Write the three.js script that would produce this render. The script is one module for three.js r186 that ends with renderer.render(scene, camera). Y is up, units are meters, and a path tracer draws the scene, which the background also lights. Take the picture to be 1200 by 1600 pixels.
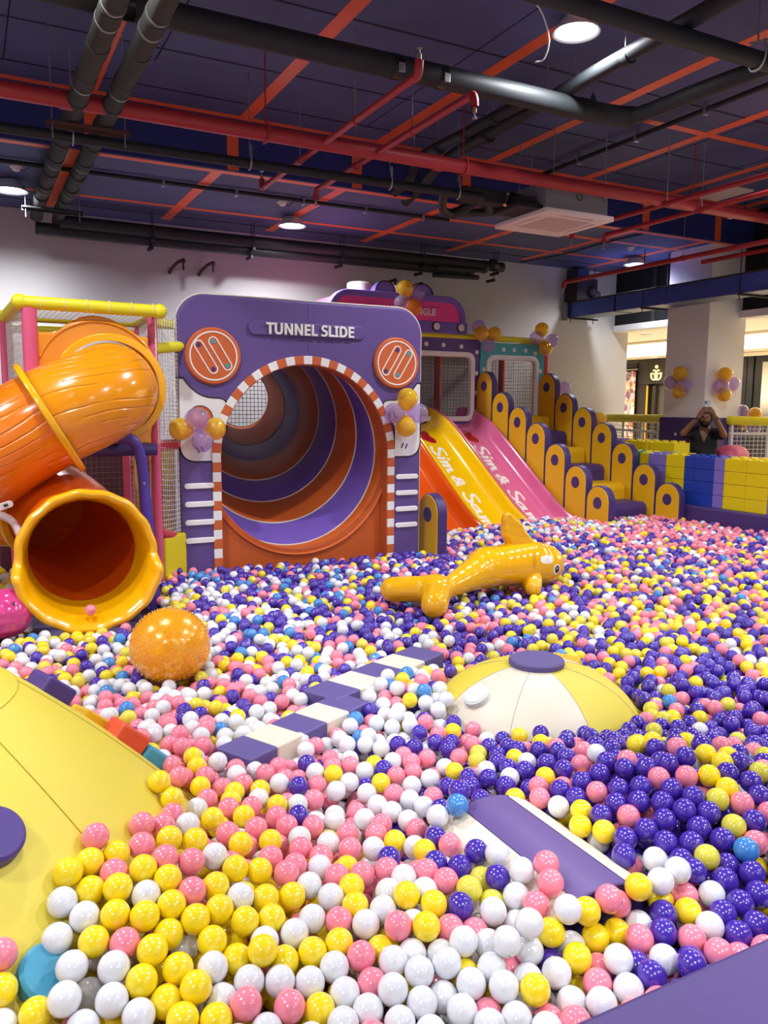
import * as THREE from 'three';
import { RoundedBoxGeometry } from 'three/addons/geometries/RoundedBoxGeometry.js';
import { mergeGeometries, mergeVertices, toCreasedNormals } from 'three/addons/utils/BufferGeometryUtils.js';
import { TextGeometry } from 'three/addons/geometries/TextGeometry.js';
import { FontLoader } from 'three/addons/loaders/FontLoader.js';
import { RectAreaLightUniformsLib } from 'three/addons/lights/RectAreaLightUniformsLib.js';

// ---------------------------------------------------------------- camera, light, exposure
const scene = new THREE.Scene();
scene.background = new THREE.Color(0x000000);
const CAM = new THREE.Vector3(0, 1.8, 0);
const camera = new THREE.PerspectiveCamera(65.137, 1200 / 1600, 0.05, 80);
camera.rotation.order = 'YXZ';
camera.position.copy(CAM);
camera.rotation.set(-0.129774, -0.480193, 0.0069336);
camera.updateMatrixWorld();
const renderer = new THREE.WebGLRenderer({ antialias: true });
renderer.toneMapping = THREE.LinearToneMapping;
renderer.toneMappingExposure = 1.0;
renderer.shadowMap.enabled = true;
RectAreaLightUniformsLib.init();
const LAMP_POWER = 27, LAMP_COLOR = 0xf6f8ff;      // ceiling downlights (candela)
const MALL_POWER = 9, MALL_COLOR = 0xfff0d8;       // cove panels of the hall beyond

// ---------------------------------------------------------------- helpers
const V = (x, y, z) => new THREE.Vector3(x, y, z);
let seed = 12345;
const rnd = () => { seed = (seed + 0x6d2b79f5) | 0; let t = Math.imul(seed ^ (seed >>> 15), 1 | seed); t = (t + Math.imul(t ^ (t >>> 7), 61 | t)) ^ t; return ((t ^ (t >>> 14)) >>> 0) / 4294967296; };
const hash = (x, y, z) => { let h = Math.imul(x, 374761393) ^ Math.imul(y, 668265263) ^ Math.imul(z, 2147483647 ^ 0x27d4eb2d); h = Math.imul(h ^ (h >>> 13), 1274126177); return ((h ^ (h >>> 16)) >>> 0) / 4294967296; };
const smooth = (t) => t * t * (3 - 2 * t), lerp = (a, b, t) => a + (b - a) * t, clamp = (x, a, b) => Math.min(b, Math.max(a, x));
function noise2(x, y, per = 0, s = 0) {           // value noise, periodic when per is given
  const xi = Math.floor(x), yi = Math.floor(y), fx = smooth(x - xi), fy = smooth(y - yi);
  const w = (a) => (per ? ((a % per) + per) % per : a);
  return lerp(lerp(hash(w(xi), w(yi), s), hash(w(xi + 1), w(yi), s), fx), lerp(hash(w(xi), w(yi + 1), s), hash(w(xi + 1), w(yi + 1), s), fx), fy);
}
function fbm(x, y, per, s, oct = 4) { let a = 0, k = 0.5, n = 0; for (let i = 0; i < oct; i++) { a += k * noise2(x, y, per, s + i); n += k; k *= 0.5; x *= 2; y *= 2; per *= 2; } return a / n; }
function dataTex(n, fn, repeat = 1, srgb = false) {
  const d = new Uint8Array(n * n * 4);
  for (let j = 0; j < n; j++) for (let i = 0; i < n; i++) { const c = fn(i / n, j / n), k = (j * n + i) * 4; d[k] = clamp(c[0], 0, 255); d[k + 1] = clamp(c[1], 0, 255); d[k + 2] = clamp(c[2], 0, 255); d[k + 3] = 255; }
  const t = new THREE.DataTexture(d, n, n); t.wrapS = t.wrapT = THREE.RepeatWrapping; t.magFilter = THREE.LinearFilter; t.minFilter = THREE.LinearMipmapLinearFilter; t.generateMipmaps = true;
  t.repeat.set(repeat, repeat); if (srgb) t.colorSpace = THREE.SRGBColorSpace; t.needsUpdate = true; return t;
}
const grey = (v) => [v * 255, v * 255, v * 255];
const T_vinyl = dataTex(256, (u, v) => grey(0.5 + 0.35 * (fbm(u * 40, v * 40, 40, 3, 2) - 0.5) + 0.5 * (fbm(u * 4, v * 4, 4, 9, 3) - 0.5)));
const T_plaster = dataTex(256, (u, v) => grey(0.5 + 0.7 * (fbm(u * 8, v * 8, 8, 21, 5) - 0.5)));
const T_rough = dataTex(128, (u, v) => grey(0.75 + 0.35 * (fbm(u * 6, v * 6, 6, 31, 4) - 0.5)));
const T_wallcol = dataTex(256, (u, v) => { const a = fbm(u * 4, v * 4, 4, 41, 4), b = 1 + 0.05 * (a - 0.5); return [200 * b, 199 * b, 197 * b]; }, 1, true);
function mat(color, rough = 0.5, o = {}) {
  const phys = o.clearcoat || o.transmission || o.sheen;
  const m = new (phys ? THREE.MeshPhysicalMaterial : THREE.MeshStandardMaterial)({ color, roughness: rough, ...o });
  return m;
}
const vinyl = (color, rough = 0.46) => mat(color, rough, { bumpMap: T_vinyl, bumpScale: 0.0018 });
const gloss = (color, rough = 0.16) => mat(color, rough, { clearcoat: 0.6, clearcoatRoughness: 0.08 });
const M = {
  purple: vinyl(0x5e4784), purpleDark: vinyl(0x44306f), lilac: vinyl(0x7a62bd), orange: vinyl(0xc8602e), orangeDeep: vinyl(0xc25a22), white: vinyl(0xe9e6e2), cream: vinyl(0xe0d4be),
  yellow: vinyl(0xe7b210), yellowPad: vinyl(0xe2cd1b), yellowMound: vinyl(0xdcc944, 0.5), teal: vinyl(0x4faeb4), pinkPad: vinyl(0xd2567a), redPad: vinyl(0xc53d48), magenta: vinyl(0xec4a9e), black: mat(0x17141c, 0.5), dark: mat(0x241c22, 0.7),
  redBlock: vinyl(0xdc4f2e), blueBlock: vinyl(0x3f95b5), tealDot: mat(0x3c9aa0, 0.5),
  slideOrange: gloss(0xe0560c), tube: gloss(0xf2950e, 0.2), tubeB: gloss(0xef7a0c, 0.2), tubeRim: gloss(0xf6b307, 0.22), slideYellow: gloss(0xf6c405), slidePink: gloss(0xdf6a97),
  inflYellow: gloss(0xf0b108, 0.14), inflPink: gloss(0xd13f86, 0.14), netWhite: mat(0xe9e7df, 0.7), netGrey: mat(0x6e6a64, 0.7),
  pipeBlack: mat(0x1c2022, 0.6), pipeWrap: mat(0x34332f, 0.85, { bumpMap: T_plaster, bumpScale: 0.006 }), pipeRed: mat(0xa82c32, 0.45), tapeSilver: mat(0x77766e, 0.4, { metalness: 0.5 }), steel: mat(0xb5b7b9, 0.35, { metalness: 0.9 }), brass: mat(0xc8b08a, 0.3, { metalness: 0.9 }),
  stripe: mat(0xf0683a, 0.6, { roughnessMap: T_rough }), ceiling: null, duct: mat(0x4a5db0, 0.38, { metalness: 0.3, bumpMap: T_plaster, bumpScale: 0.004 }), ductUnder: mat(0x7e8795, 0.5, { metalness: 0.4 }),
  acWhite: mat(0xeeded4, 0.5), acGrey: mat(0x8d8f93, 0.6), acDark: mat(0x3b3632, 0.7), railYellow: vinyl(0xe0d51c), plasticYellow: mat(0xe8d010, 0.32), plasticBlue: mat(0x1d3fa6, 0.32), plasticLilac: mat(0x7f72c2, 0.32), plasticGreen: mat(0x1f9a4c, 0.32), knobWhite: vinyl(0xd9dbd8),
};
const used = new Map();
function numbered(n) { const k = used.get(n) || 0; used.set(n, k + 1); return k ? `${n}_${String(k).padStart(3, '0')}` : n; }
function shade(o) { o.castShadow = o.receiveShadow = true; return o; }
const merge = (g) => { if (!Array.isArray(g)) return g; const l = g.map((x) => { let y = x.index ? x.toNonIndexed() : x; for (const k of Object.keys(y.attributes)) if (!['position', 'normal', 'uv'].includes(k)) y.deleteAttribute(k); if (!y.attributes.uv) y.setAttribute('uv', new THREE.BufferAttribute(new Float32Array(y.attributes.position.count * 2), 2)); return y; }); return mergeGeometries(l, false); };
function tag(o, label, category, group) { o.userData.label = label; o.userData.category = category; if (group) o.userData.group = group; return o; }
// a thing: a Group at its base; add() takes geometry in world coordinates, put() in the thing's own
class Thing {
  constructor(name, label, category, base = [0, 0, 0], group) {
    this.g = new THREE.Group(); this.g.name = numbered(name); this.b = V(...base); this.g.position.copy(this.b); scene.add(this.g);
    if (label) tag(this.g, label, category, group);
  }
  mesh(name, geo, m, parent, label) { const o = shade(new THREE.Mesh(merge(geo), m)); o.name = name; (parent || this.g).add(o); if (label) o.userData.label = label; return o; }
  put(name, geo, m, parent, label) { return this.mesh(name, geo, m, parent, label); }
  add(name, geo, m, parent, label) { const g = merge(geo); g.translate(-this.b.x, -this.b.y, -this.b.z); return this.mesh(name, g, m, parent, label); }
}
function one(name, geo, m, label, category, group) { // a thing of a single mesh, moved to its own centre
  const g = merge(geo); g.computeBoundingBox(); const c = g.boundingBox.getCenter(V(0, 0, 0)); c.y = g.boundingBox.min.y; g.translate(-c.x, -c.y, -c.z);
  const o = shade(new THREE.Mesh(g, m)); o.name = numbered(name); o.position.copy(c); scene.add(o); return tag(o, label, category, group);
}
function struct(name, geo, m, parent) { const o = shade(new THREE.Mesh(merge(geo), m)); o.name = parent ? name : numbered(name); (parent || scene).add(o); if (!parent) o.userData.kind = 'structure'; return o; }
// geometry helpers (world coordinates)
function box(x0, x1, y0, y1, z0, z1) { const g = new THREE.BoxGeometry(x1 - x0, y1 - y0, z1 - z0); g.translate((x0 + x1) / 2, (y0 + y1) / 2, (z0 + z1) / 2); return worldUV(g); }
function rbox(x0, x1, y0, y1, z0, z1, r = 0.02, s = 3) { const g = new RoundedBoxGeometry(x1 - x0, y1 - y0, z1 - z0, s, Math.min(r, (x1 - x0) / 2.01, (y1 - y0) / 2.01, (z1 - z0) / 2.01)); g.translate((x0 + x1) / 2, (y0 + y1) / 2, (z0 + z1) / 2); return worldUV(g); }
function worldUV(g) { // uv in metres from the dominant axis
  const p = g.attributes.position, n = g.attributes.normal, uv = new Float32Array(p.count * 2);
  for (let i = 0; i < p.count; i++) { const a = Math.abs(n.getX(i)), b = Math.abs(n.getY(i)), c = Math.abs(n.getZ(i)); const [u, v] = a > b && a > c ? [p.getZ(i), p.getY(i)] : b > c ? [p.getX(i), p.getZ(i)] : [p.getX(i), p.getY(i)]; uv[i * 2] = u; uv[i * 2 + 1] = v; }
  g.setAttribute('uv', new THREE.BufferAttribute(uv, 2)); return g;
}
function rod(a, b, r, seg = 10, r2 = r) { const A = V(...a), B = V(...b), d = B.clone().sub(A), g = new THREE.CylinderGeometry(r2, r, d.length(), seg, 1); g.applyQuaternion(new THREE.Quaternion().setFromUnitVectors(V(0, 1, 0), d.clone().normalize())); g.translate((A.x + B.x) / 2, (A.y + B.y) / 2, (A.z + B.z) / 2); return g; }
function cord(a, b, r) { return rod(a, b, r, 4); }
function hose(pts, r, seg = 40, rad = 14, closed = false) { return new THREE.TubeGeometry(new THREE.CatmullRomCurve3(pts.map((p) => V(...p)), closed, 'centripetal'), seg, r, rad, closed); }
function ball(x, y, z, r, w = 20, h = 14) { const g = new THREE.SphereGeometry(r, w, h); g.translate(x, y, z); return g; }
function disc(c, axis, r, h, seg = 36, bev = 0) { // a short cylinder with a bevelled rim; centre of its base face, axis direction
  const pr = bev ? [V(0, 0, 0), V(r, 0, 0), V(r, h - bev, 0), V(r - bev, h, 0), V(0, h, 0)] : [V(0, 0, 0), V(r, 0, 0), V(r, h, 0), V(0, h, 0)];
  const g = toCreasedNormals(new THREE.LatheGeometry(pr.map((p) => new THREE.Vector2(p.x, p.y)), seg), 0.6);
  g.applyQuaternion(new THREE.Quaternion().setFromUnitVectors(V(0, 1, 0), V(...axis).normalize())); g.translate(...c); return g;
}
function extr(shape, z0, depth, bev = 0.01, curve = 24) { // extruded in +z between z0 and z0 + depth
  const g = new THREE.ExtrudeGeometry(shape, { depth: Math.max(depth - 2 * bev, 0.0005), bevelEnabled: bev > 0, bevelThickness: bev, bevelSize: bev, bevelOffset: -bev, bevelSegments: 3, curveSegments: curve });
  g.translate(0, 0, z0 + bev); return g;
}
function rrect(x0, x1, y0, y1, r) { const R = Array.isArray(r) ? r : [r, r, r, r], s = new THREE.Shape(); // bl, br, tr, tl
  s.moveTo(x0 + R[0], y0); s.lineTo(x1 - R[1], y0); if (R[1]) s.absarc(x1 - R[1], y0 + R[1], R[1], -Math.PI / 2, 0); s.lineTo(x1, y1 - R[2]); if (R[2]) s.absarc(x1 - R[2], y1 - R[2], R[2], 0, Math.PI / 2); s.lineTo(x0 + R[3], y1); if (R[3]) s.absarc(x0 + R[3], y1 - R[3], R[3], Math.PI / 2, Math.PI); s.lineTo(x0, y0 + R[0]); if (R[0]) s.absarc(x0 + R[0], y0 + R[0], R[0], Math.PI, 1.5 * Math.PI); return s; }
function circleShape(x, y, r) { const s = new THREE.Shape(); s.absarc(x, y, r, 0, Math.PI * 2); return s; }
function ring2(x, y, r, w) { const s = circleShape(x, y, r), h = new THREE.Path(); h.absarc(x, y, r - w, 0, Math.PI * 2, true); s.holes.push(h); return s; }
function net(o, u, v, nu, nv, r, sag = 0) { // cords from corner o along vectors u and v
  const out = [], O = V(...o), U = V(...u), W = V(...v), at = (a, b) => { const p = O.clone().addScaledVector(U, a).addScaledVector(W, b); p.y -= sag * Math.sin(a * Math.PI) * Math.sin(b * Math.PI); return [p.x, p.y, p.z]; };
  for (let i = 0; i <= nu; i++) out.push(cord(at(i / nu, 0), at(i / nu, 1), r));
  for (let j = 0; j <= nv; j++) if (!sag) out.push(cord(at(0, j / nv), at(1, j / nv), r)); else for (let k = 0; k < 4; k++) out.push(cord(at(k / 4, j / nv), at((k + 1) / 4, j / nv), r));
  return out;
}
// surface nets: a mesh of the zero set of f inside a box
function surf(f, lo, hi, cell) {
  const n = [0, 1, 2].map((k) => Math.ceil((hi[k] - lo[k]) / cell) + 1), [nx, ny, nz] = n, D = new Float32Array(nx * ny * nz), id = (i, j, k) => i + nx * (j + ny * k);
  for (let k = 0; k < nz; k++) for (let j = 0; j < ny; j++) for (let i = 0; i < nx; i++) D[id(i, j, k)] = f(lo[0] + i * cell, lo[1] + j * cell, lo[2] + k * cell);
  const vid = new Int32Array(nx * ny * nz).fill(-1), pos = [], idx = [];
  const E = [[0, 1], [2, 3], [4, 5], [6, 7], [0, 2], [1, 3], [4, 6], [5, 7], [0, 4], [1, 5], [2, 6], [3, 7]];
  for (let k = 0; k < nz - 1; k++) for (let j = 0; j < ny - 1; j++) for (let i = 0; i < nx - 1; i++) {
    const c = []; let m = 0; for (let q = 0; q < 8; q++) { c[q] = D[id(i + (q & 1), j + ((q >> 1) & 1), k + (q >> 2))]; if (c[q] < 0) m |= 1 << q; }
    if (m === 0 || m === 255) continue;
    let x = 0, y = 0, z = 0, w = 0;
    for (const [a, b] of E) if ((c[a] < 0) !== (c[b] < 0)) { const t = c[a] / (c[a] - c[b]); x += (a & 1) + t * ((b & 1) - (a & 1)); y += ((a >> 1) & 1) + t * (((b >> 1) & 1) - ((a >> 1) & 1)); z += (a >> 2) + t * ((b >> 2) - (a >> 2)); w++; }
    vid[id(i, j, k)] = pos.length / 3; pos.push(lo[0] + (i + x / w) * cell, lo[1] + (j + y / w) * cell, lo[2] + (k + z / w) * cell);
  }
  const quad = (a, b, c, d, flip) => { if (a < 0 || b < 0 || c < 0 || d < 0) return; if (flip) idx.push(a, c, b, a, d, c); else idx.push(a, b, c, a, c, d); };
  for (let k = 1; k < nz - 1; k++) for (let j = 1; j < ny - 1; j++) for (let i = 1; i < nx - 1; i++) {
    const s = D[id(i, j, k)] < 0;
    if (s !== D[id(i + 1, j, k)] < 0) quad(vid[id(i, j - 1, k - 1)], vid[id(i, j, k - 1)], vid[id(i, j, k)], vid[id(i, j - 1, k)], !s);
    if (s !== D[id(i, j + 1, k)] < 0) quad(vid[id(i - 1, j, k - 1)], vid[id(i - 1, j, k)], vid[id(i, j, k)], vid[id(i, j, k - 1)], !s);
    if (s !== D[id(i, j, k + 1)] < 0) quad(vid[id(i - 1, j - 1, k)], vid[id(i, j - 1, k)], vid[id(i, j, k)], vid[id(i - 1, j, k)], !s);
  }
  const g = new THREE.BufferGeometry(); g.setAttribute('position', new THREE.Float32BufferAttribute(pos, 3)); g.setIndex(idx); g.computeVertexNormals();
  // smooth normals from the field itself
  const nn = g.attributes.normal, e = cell * 0.6; for (let i = 0; i < nn.count; i++) { const x = pos[i * 3], y = pos[i * 3 + 1], z = pos[i * 3 + 2]; const q = V(f(x + e, y, z) - f(x - e, y, z), f(x, y + e, z) - f(x, y - e, z), f(x, y, z + e) - f(x, y, z - e)).normalize(); nn.setXYZ(i, q.x, q.y, q.z); }
  return g;
}
const smin = (a, b, k) => { const h = clamp(0.5 + (0.5 * (b - a)) / k, 0, 1); return lerp(b, a, h) - k * h * (1 - h); };
function cap(x, y, z, a, b, ra, rb = ra) { const dx = b[0] - a[0], dy = b[1] - a[1], dz = b[2] - a[2], px = x - a[0], py = y - a[1], pz = z - a[2]; const t = clamp((px * dx + py * dy + pz * dz) / (dx * dx + dy * dy + dz * dz), 0, 1); return Math.hypot(px - t * dx, py - t * dy, pz - t * dz) - lerp(ra, rb, t); }
const ell = (x, y, z, c, r) => { const k = Math.hypot((x - c[0]) / r[0], (y - c[1]) / r[1], (z - c[2]) / r[2]), k2 = Math.hypot((x - c[0]) / r[0] ** 2, (y - c[1]) / r[1] ** 2, (z - c[2]) / r[2] ** 2); return k2 < 1e-9 ? -Math.min(...r) : (k * (k - 1)) / k2; };
const loader = new FontLoader();
const fontSans = await loader.loadAsync('fonts/droid/droid_sans_regular.typeface.json');
const fontBold = await loader.loadAsync('fonts/droid/droid_sans_bold.typeface.json');

// ---------------------------------------------------------------- the room
const ZB = -11.2, YU = 4.72, YL = 4.2, ZS = -8.4, XR = 10.5, BALLTOP = 0.48, PITFLOOR = 0.2;
const T_ceil = dataTex(512, (u, v) => { const a = fbm(u * 6, v * 6, 6, 51, 5), b = 0.86 + 0.32 * (a - 0.5) + (hash(Math.floor(u * 512), Math.floor(v * 512), 7) > 0.9994 ? 0.9 : 0); return [92 * b, 99 * b, 148 * b]; }, 0.24, true);
M.ceiling = mat(0xffffff, 0.72, { map: T_ceil, bumpMap: T_plaster, bumpScale: 0.004 });
M.ceilDark = mat(0x2a3478, 0.6, { roughnessMap: T_rough });
M.seam = mat(0x15152c, 0.9);
const tw = T_wallcol.clone(); tw.repeat.set(0.3, 0.3); const tp = T_plaster.clone(); tp.repeat.set(0.7, 0.7);
M.wall = mat(0xffffff, 0.85, { map: tw, bumpMap: tp, bumpScale: 0.003 });
M.pillar = mat(0xeceae8, 0.8, { bumpMap: tp, bumpScale: 0.003 });
M.floor = mat(0x77736d, 0.5, { roughnessMap: T_rough });
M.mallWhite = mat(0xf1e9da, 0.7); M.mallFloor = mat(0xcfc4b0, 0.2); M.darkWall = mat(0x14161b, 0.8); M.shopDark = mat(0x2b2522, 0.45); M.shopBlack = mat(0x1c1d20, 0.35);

struct('floor', box(-4, XR + 0.1, -0.2, 0, ZB, 6), M.floor);
struct('wall_back', box(-4.2, 10.83, -0.2, 5, ZB - 0.25, ZB), M.wall);
struct('wall_left', box(-4.2, -4, -0.2, 5, ZB, 6.2), M.wall);
struct('wall_front', box(-4.2, XR + 0.3, -0.2, 5, 6, 6.2), M.wall);
const ceilUp = struct('ceiling', box(-4.2, XR + 0.3, YU, YU + 0.2, ZS - 0.02, 6.2), M.ceiling);
const ceilLow = struct('ceiling_lower', box(-4.2, XR + 0.3, YL, YU + 0.2, ZB - 0.25, ZS), M.ceiling);
struct('beam_face', box(-4.2, XR, YL + 0.002, YU, ZS, ZS + 0.012), M.ceilDark, ceilLow);
// upper part of the right side: dark void above a white header beam, open below towards the mall
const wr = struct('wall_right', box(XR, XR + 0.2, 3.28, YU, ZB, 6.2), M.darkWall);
struct('header_beam', rbox(XR - 0.06, XR + 0.22, 3.17, 3.28, ZB + 0.02, 6, 0.01), M.pillar, wr);
for (const z of [-10.3, -7.8, -5.2]) struct('stud', box(XR - 0.03, XR, 3.28, YL, z, z + 0.06), M.acDark, wr);
// painted joint strips of the ceiling: each its own piece, standing 4 mm proud
const XS = [-1.8, -0.3, 1.2, 2.71, 4.26, 5.73, 7.21, 8.7, 10.2], XL = [-1.75, -0.33, 1.07, 2.45, 3.86, 5.3, 6.75, 8.2, 9.6];
const w2 = 0.065;
for (const x of XS) for (const [a, b] of [[ZS + 0.1, -4.95], [-4.85, -1.4], [-1.3, 2.2]]) struct('stripe', box(x - w2, x + w2, YU - 0.004, YU, a, b), M.stripe, ceilUp);
for (const z of [ZS + 0.05, -4.9, -1.35]) struct('stripe', box(-4, XR, YU - 0.0042, YU, z - 0.05, z + 0.05), M.stripe, ceilUp);
struct('stripe', box(5.8, XR, YU - 0.0044, YU, -6.48, -6.38), M.stripe, ceilUp);
for (const x of XL) { struct('stripe', box(x - 0.06, x + 0.06, YL - 0.004, YL, ZB + 0.3, ZS - 0.03), M.stripe, ceilLow); struct('stripe', box(x + 0.08, x + 0.2, YL + 0.01, YU - 0.02, ZS + 0.012, ZS + 0.017), M.stripe, ceilLow); }
for (const z of [ZS - 0.06, -9.12, -10.16]) struct('stripe', box(-4, XR, YL - 0.0042, YL, z - 0.045, z + 0.045), M.stripe, ceilLow);
// shuttering joints in the concrete
for (const z of [-7.95, -7.1, -5.9, -3.9]) struct('seam', box(-4, XR, YU - 0.002, YU, z - 0.012, z + 0.012), M.seam, ceilUp);
for (let i = 0; i < 9; i++) struct('seam', box(0.45 + i * 1.15, 0.462 + i * 1.15, YU - 0.002, YU, -7.95 + (i % 3) * 0.6, -5.9 + (i % 2) * 2), M.seam, ceilUp);
struct('seam', box(-4, XR, YL - 0.002, YL, -10.7, -10.66), M.seam, ceilLow);
// the pillar, with its purple padded skirt
const pil = struct('pillar', rbox(9.8, 10.6, 0, YU, -9.3, -8.5, 0.012), M.pillar);
struct('cladding', rbox(9.765, 10.635, 0, 1.68, -9.335, -8.465, 0.02), M.purpleDark, pil);
struct('socket', disc([9.762, 1.42, -8.98], [-1, 0, 0], 0.022, 0.012, 16), M.white, pil);

// ---------------------------------------------------------------- the shopping hall beyond
struct('floor_hall', box(XR + 0.1, 19, -0.2, 0, -24, 6), M.mallFloor);
const mc = struct('ceiling_hall', [box(XR + 0.1, 13.6, 3.3, 3.5, -24, 6), box(16.9, 19, 3.3, 3.5, -24, 6), box(13.4, 17.1, 3.86, 4.0, -24, 6), box(13.4, 13.6, 3.5, 3.86, -24, 6), box(16.9, 17.1, 3.5, 3.86, -24, 6)], M.mallWhite);
struct('trim', [rbox(13.5, 13.68, 3.25, 3.33, -24, 6, 0.01), rbox(16.8, 16.98, 3.25, 3.33, -24, 6, 0.01), rbox(15.2, 15.35, 3.8, 3.86, -24, 6, 0.01)], M.mallWhite, mc);
struct('wall_hall', box(18.6, 18.8, -0.2, 4, -24, 6), M.mallWhite);
struct('wall_hall_end', box(10.83, 19, -0.2, 4, -24.2, -24), M.mallWhite);
struct('wall_hall_front', box(XR + 0.3, 19, -0.2, 4, 6, 6.2), M.mallWhite);
const coveM = mat(0xffffff, 0.6, { emissive: MALL_COLOR, emissiveIntensity: 2.2 });
[[14.4, -19], [14.4, -14.6], [14.4, -10.2], [14.4, -5.8], [16.1, -19], [16.1, -14.6], [16.1, -10.2], [16.1, -5.8]].forEach(([x, z], i) => {
  const t = new Thing('cove_light', `bright hall ceiling cove panel, ${['farthest', 'second farthest', 'second nearest', 'nearest'][i % 4]} in the row ${i < 4 ? 'near the play area' : 'near the shops'}`, 'light', [x, 3.84, z], 'cove panels of the hall ceiling');
  t.put('frame', new RoundedBoxGeometry(1.4, 0.04, 4.1, 2, 0.01), M.mallWhite);
  const g = new THREE.BoxGeometry(1.3, 0.01, 4); g.translate(0, -0.024, 0); t.put('diffuser', g, coveM);
  const L = new THREE.RectAreaLight(MALL_COLOR, MALL_POWER, 1.3, 4); L.position.set(x, 3.8, z); L.lookAt(x, 0, z); scene.add(L);
});
for (const [x, z, d] of [[12.2, -12.1, 'nearer'], [17.8, -17.3, 'farther']]) { const t = new Thing('downlight', `small round recessed downlight in the hall ceiling, the ${d} one`, 'light', [x, 3.28, z]); t.put('trim_ring', new THREE.TorusGeometry(0.1, 0.015, 8, 24).rotateX(Math.PI / 2), M.white); t.put('lens', disc([0, 0.015, 0], [0, -1, 0], 0.09, 0.01, 20), coveM); }
{ const t = new Thing('smoke_detector', 'grey cone shaped sensor under the hall ceiling right of the pillar', 'detector', [12.95, 3.2, -9.6]); t.put('base', disc([0, 0.1, 0], [0, -1, 0], 0.14, 0.03, 20), M.acGrey); t.put('cone', new THREE.ConeGeometry(0.12, 0.08, 16).rotateX(Math.PI).translate(0, 0.03, 0), M.acDark); }

// shopfronts along the hall: one portal with a gold monogram, a fabric banner, a black front with a portrait
const XH = 18.57;
{
  const t = new Thing('shopfront', 'dark brown shop portal with gold edged doorway under a glowing gold monogram', 'shop front', [XH, 0, -17.8]);
  t.add('surround', [rbox(XH - 0.25, XH, 0, 2.55, -18.45, -18.02, 0.01), rbox(XH - 0.25, XH, 0, 2.55, -17.25, -16.6, 0.01), rbox(XH - 0.25, XH, 2.55, 3.28, -18.45, -16.6, 0.01)], M.shopDark);
  const gold = mat(0xe8b23a, 0.35, { metalness: 0.6, emissive: 0xd89a30, emissiveIntensity: 0.55 });
  t.add('edge_strip', rbox(XH - 0.28, XH - 0.24, 0, 2.5, -18.05, -18.0, 0.008), gold); t.add('edge_strip', rbox(XH - 0.28, XH - 0.24, 0, 2.5, -17.3, -17.26, 0.008), gold);
  t.add('doorway', box(XH - 0.05, XH - 0.01, 0, 2.5, -18.02, -17.26), mat(0x5d5a50, 0.3));
  t.add('door_post', rbox(XH - 0.2, XH - 0.1, 0, 2.5, -17.9, -17.75, 0.01), M.shopDark);
  // monogram: two mirrored hooks joined in the middle, a dot above
  const glow = mat(0xffe6b0, 0.4, { emissive: 0xffd890, emissiveIntensity: 1.5 }), mono = [];
  for (const s of [-1, 1]) {
    const P = (a, b) => [XH - 0.29, 2.84 + b, -17.68 - s * a];
    mono.push(hose([P(0.02, 0.05), P(-0.035, 0.0), P(-0.03, -0.12), P(0.06, -0.17), P(0.17, -0.12), P(0.2, 0.02)], 0.022, 30, 8), hose([P(0.2, 0.02), P(0.14, 0.02), P(0.09, 0.0)], 0.018, 10, 8), hose([P(0.02, 0.05), P(0.06, 0.11), P(0.12, 0.1)], 0.02, 12, 8));
  }
  t.add('logo', mono, glow); t.add('logo_dot', disc([XH - 0.27, 3.05, -17.68], [-1, 0, 0], 0.05, 0.025, 20), glow);
}
function canvasTex(w, h, fn) { const c = document.createElement('canvas'); c.width = w; c.height = h; const x = c.getContext('2d'); fn(x, w, h); const t = new THREE.CanvasTexture(c); t.colorSpace = THREE.SRGBColorSpace; return t; }
{
  const tex = canvasTex(256, 512, (c, w, h) => {
    c.fillStyle = '#d9cfc4'; c.fillRect(0, 0, w, h); const cols = ['#c96a4a', '#e8b98e', '#f2ece4', '#6b4a7a', '#4a5b8c', '#b23b30', '#d8c6d8', '#8a9a78', '#372b3a', '#e6d6a8'];
    for (let i = 0; i < 420; i++) { c.fillStyle = cols[Math.floor(rnd() * cols.length)]; c.globalAlpha = 0.35 + 0.6 * rnd(); c.beginPath(); const y = rnd() * h; c.ellipse(rnd() * w, y, 6 + 22 * rnd(), 6 + 30 * rnd(), rnd() * 3, 0, 7); c.fill(); }
    c.globalAlpha = 1;
  });
  const t = new Thing('banner', 'tall colourful collage banner hanging beside the dark shop portal', 'banner', [XH - 0.35, 0.6, -18.85]);
  const g = new THREE.PlaneGeometry(0.8, 2.3, 30, 4); for (let i = 0, p = g.attributes.position; i < p.count; i++) p.setZ(i, 0.025 * Math.sin(p.getX(i) * 30)); g.computeVertexNormals(); g.rotateY(-Math.PI / 2); g.translate(0, 1.2, 0);
  t.put('cloth', g, mat(0xffffff, 0.6, { map: tex, side: THREE.DoubleSide }));
  t.put('rail', rod([0, 2.4, -0.5], [0, 2.4, 0.5], 0.02, 8), M.steel); for (const z of [-0.4, 0.4]) t.put('bracket', rod([0, 2.4, z], [0.37, 2.4, z], 0.015, 8), M.steel); for (let i = -2; i <= 2; i++) t.put('clip', new THREE.BoxGeometry(0.03, 0.09, 0.03).translate(0, 2.36, i * 0.18), M.dark);
  const d = new Thing('shopfront', 'dim dark shop window recess behind the collage banner', 'shop front', [XH, 0, -18.9]); d.add('backing', box(XH - 0.06, XH, 0.2, 3.2, -20.2, -18.45), M.shopBlack); d.add('ledge', rbox(XH - 0.3, XH, 3.06, 3.2, -20.2, -18.45, 0.01), M.shopDark);
}
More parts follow.
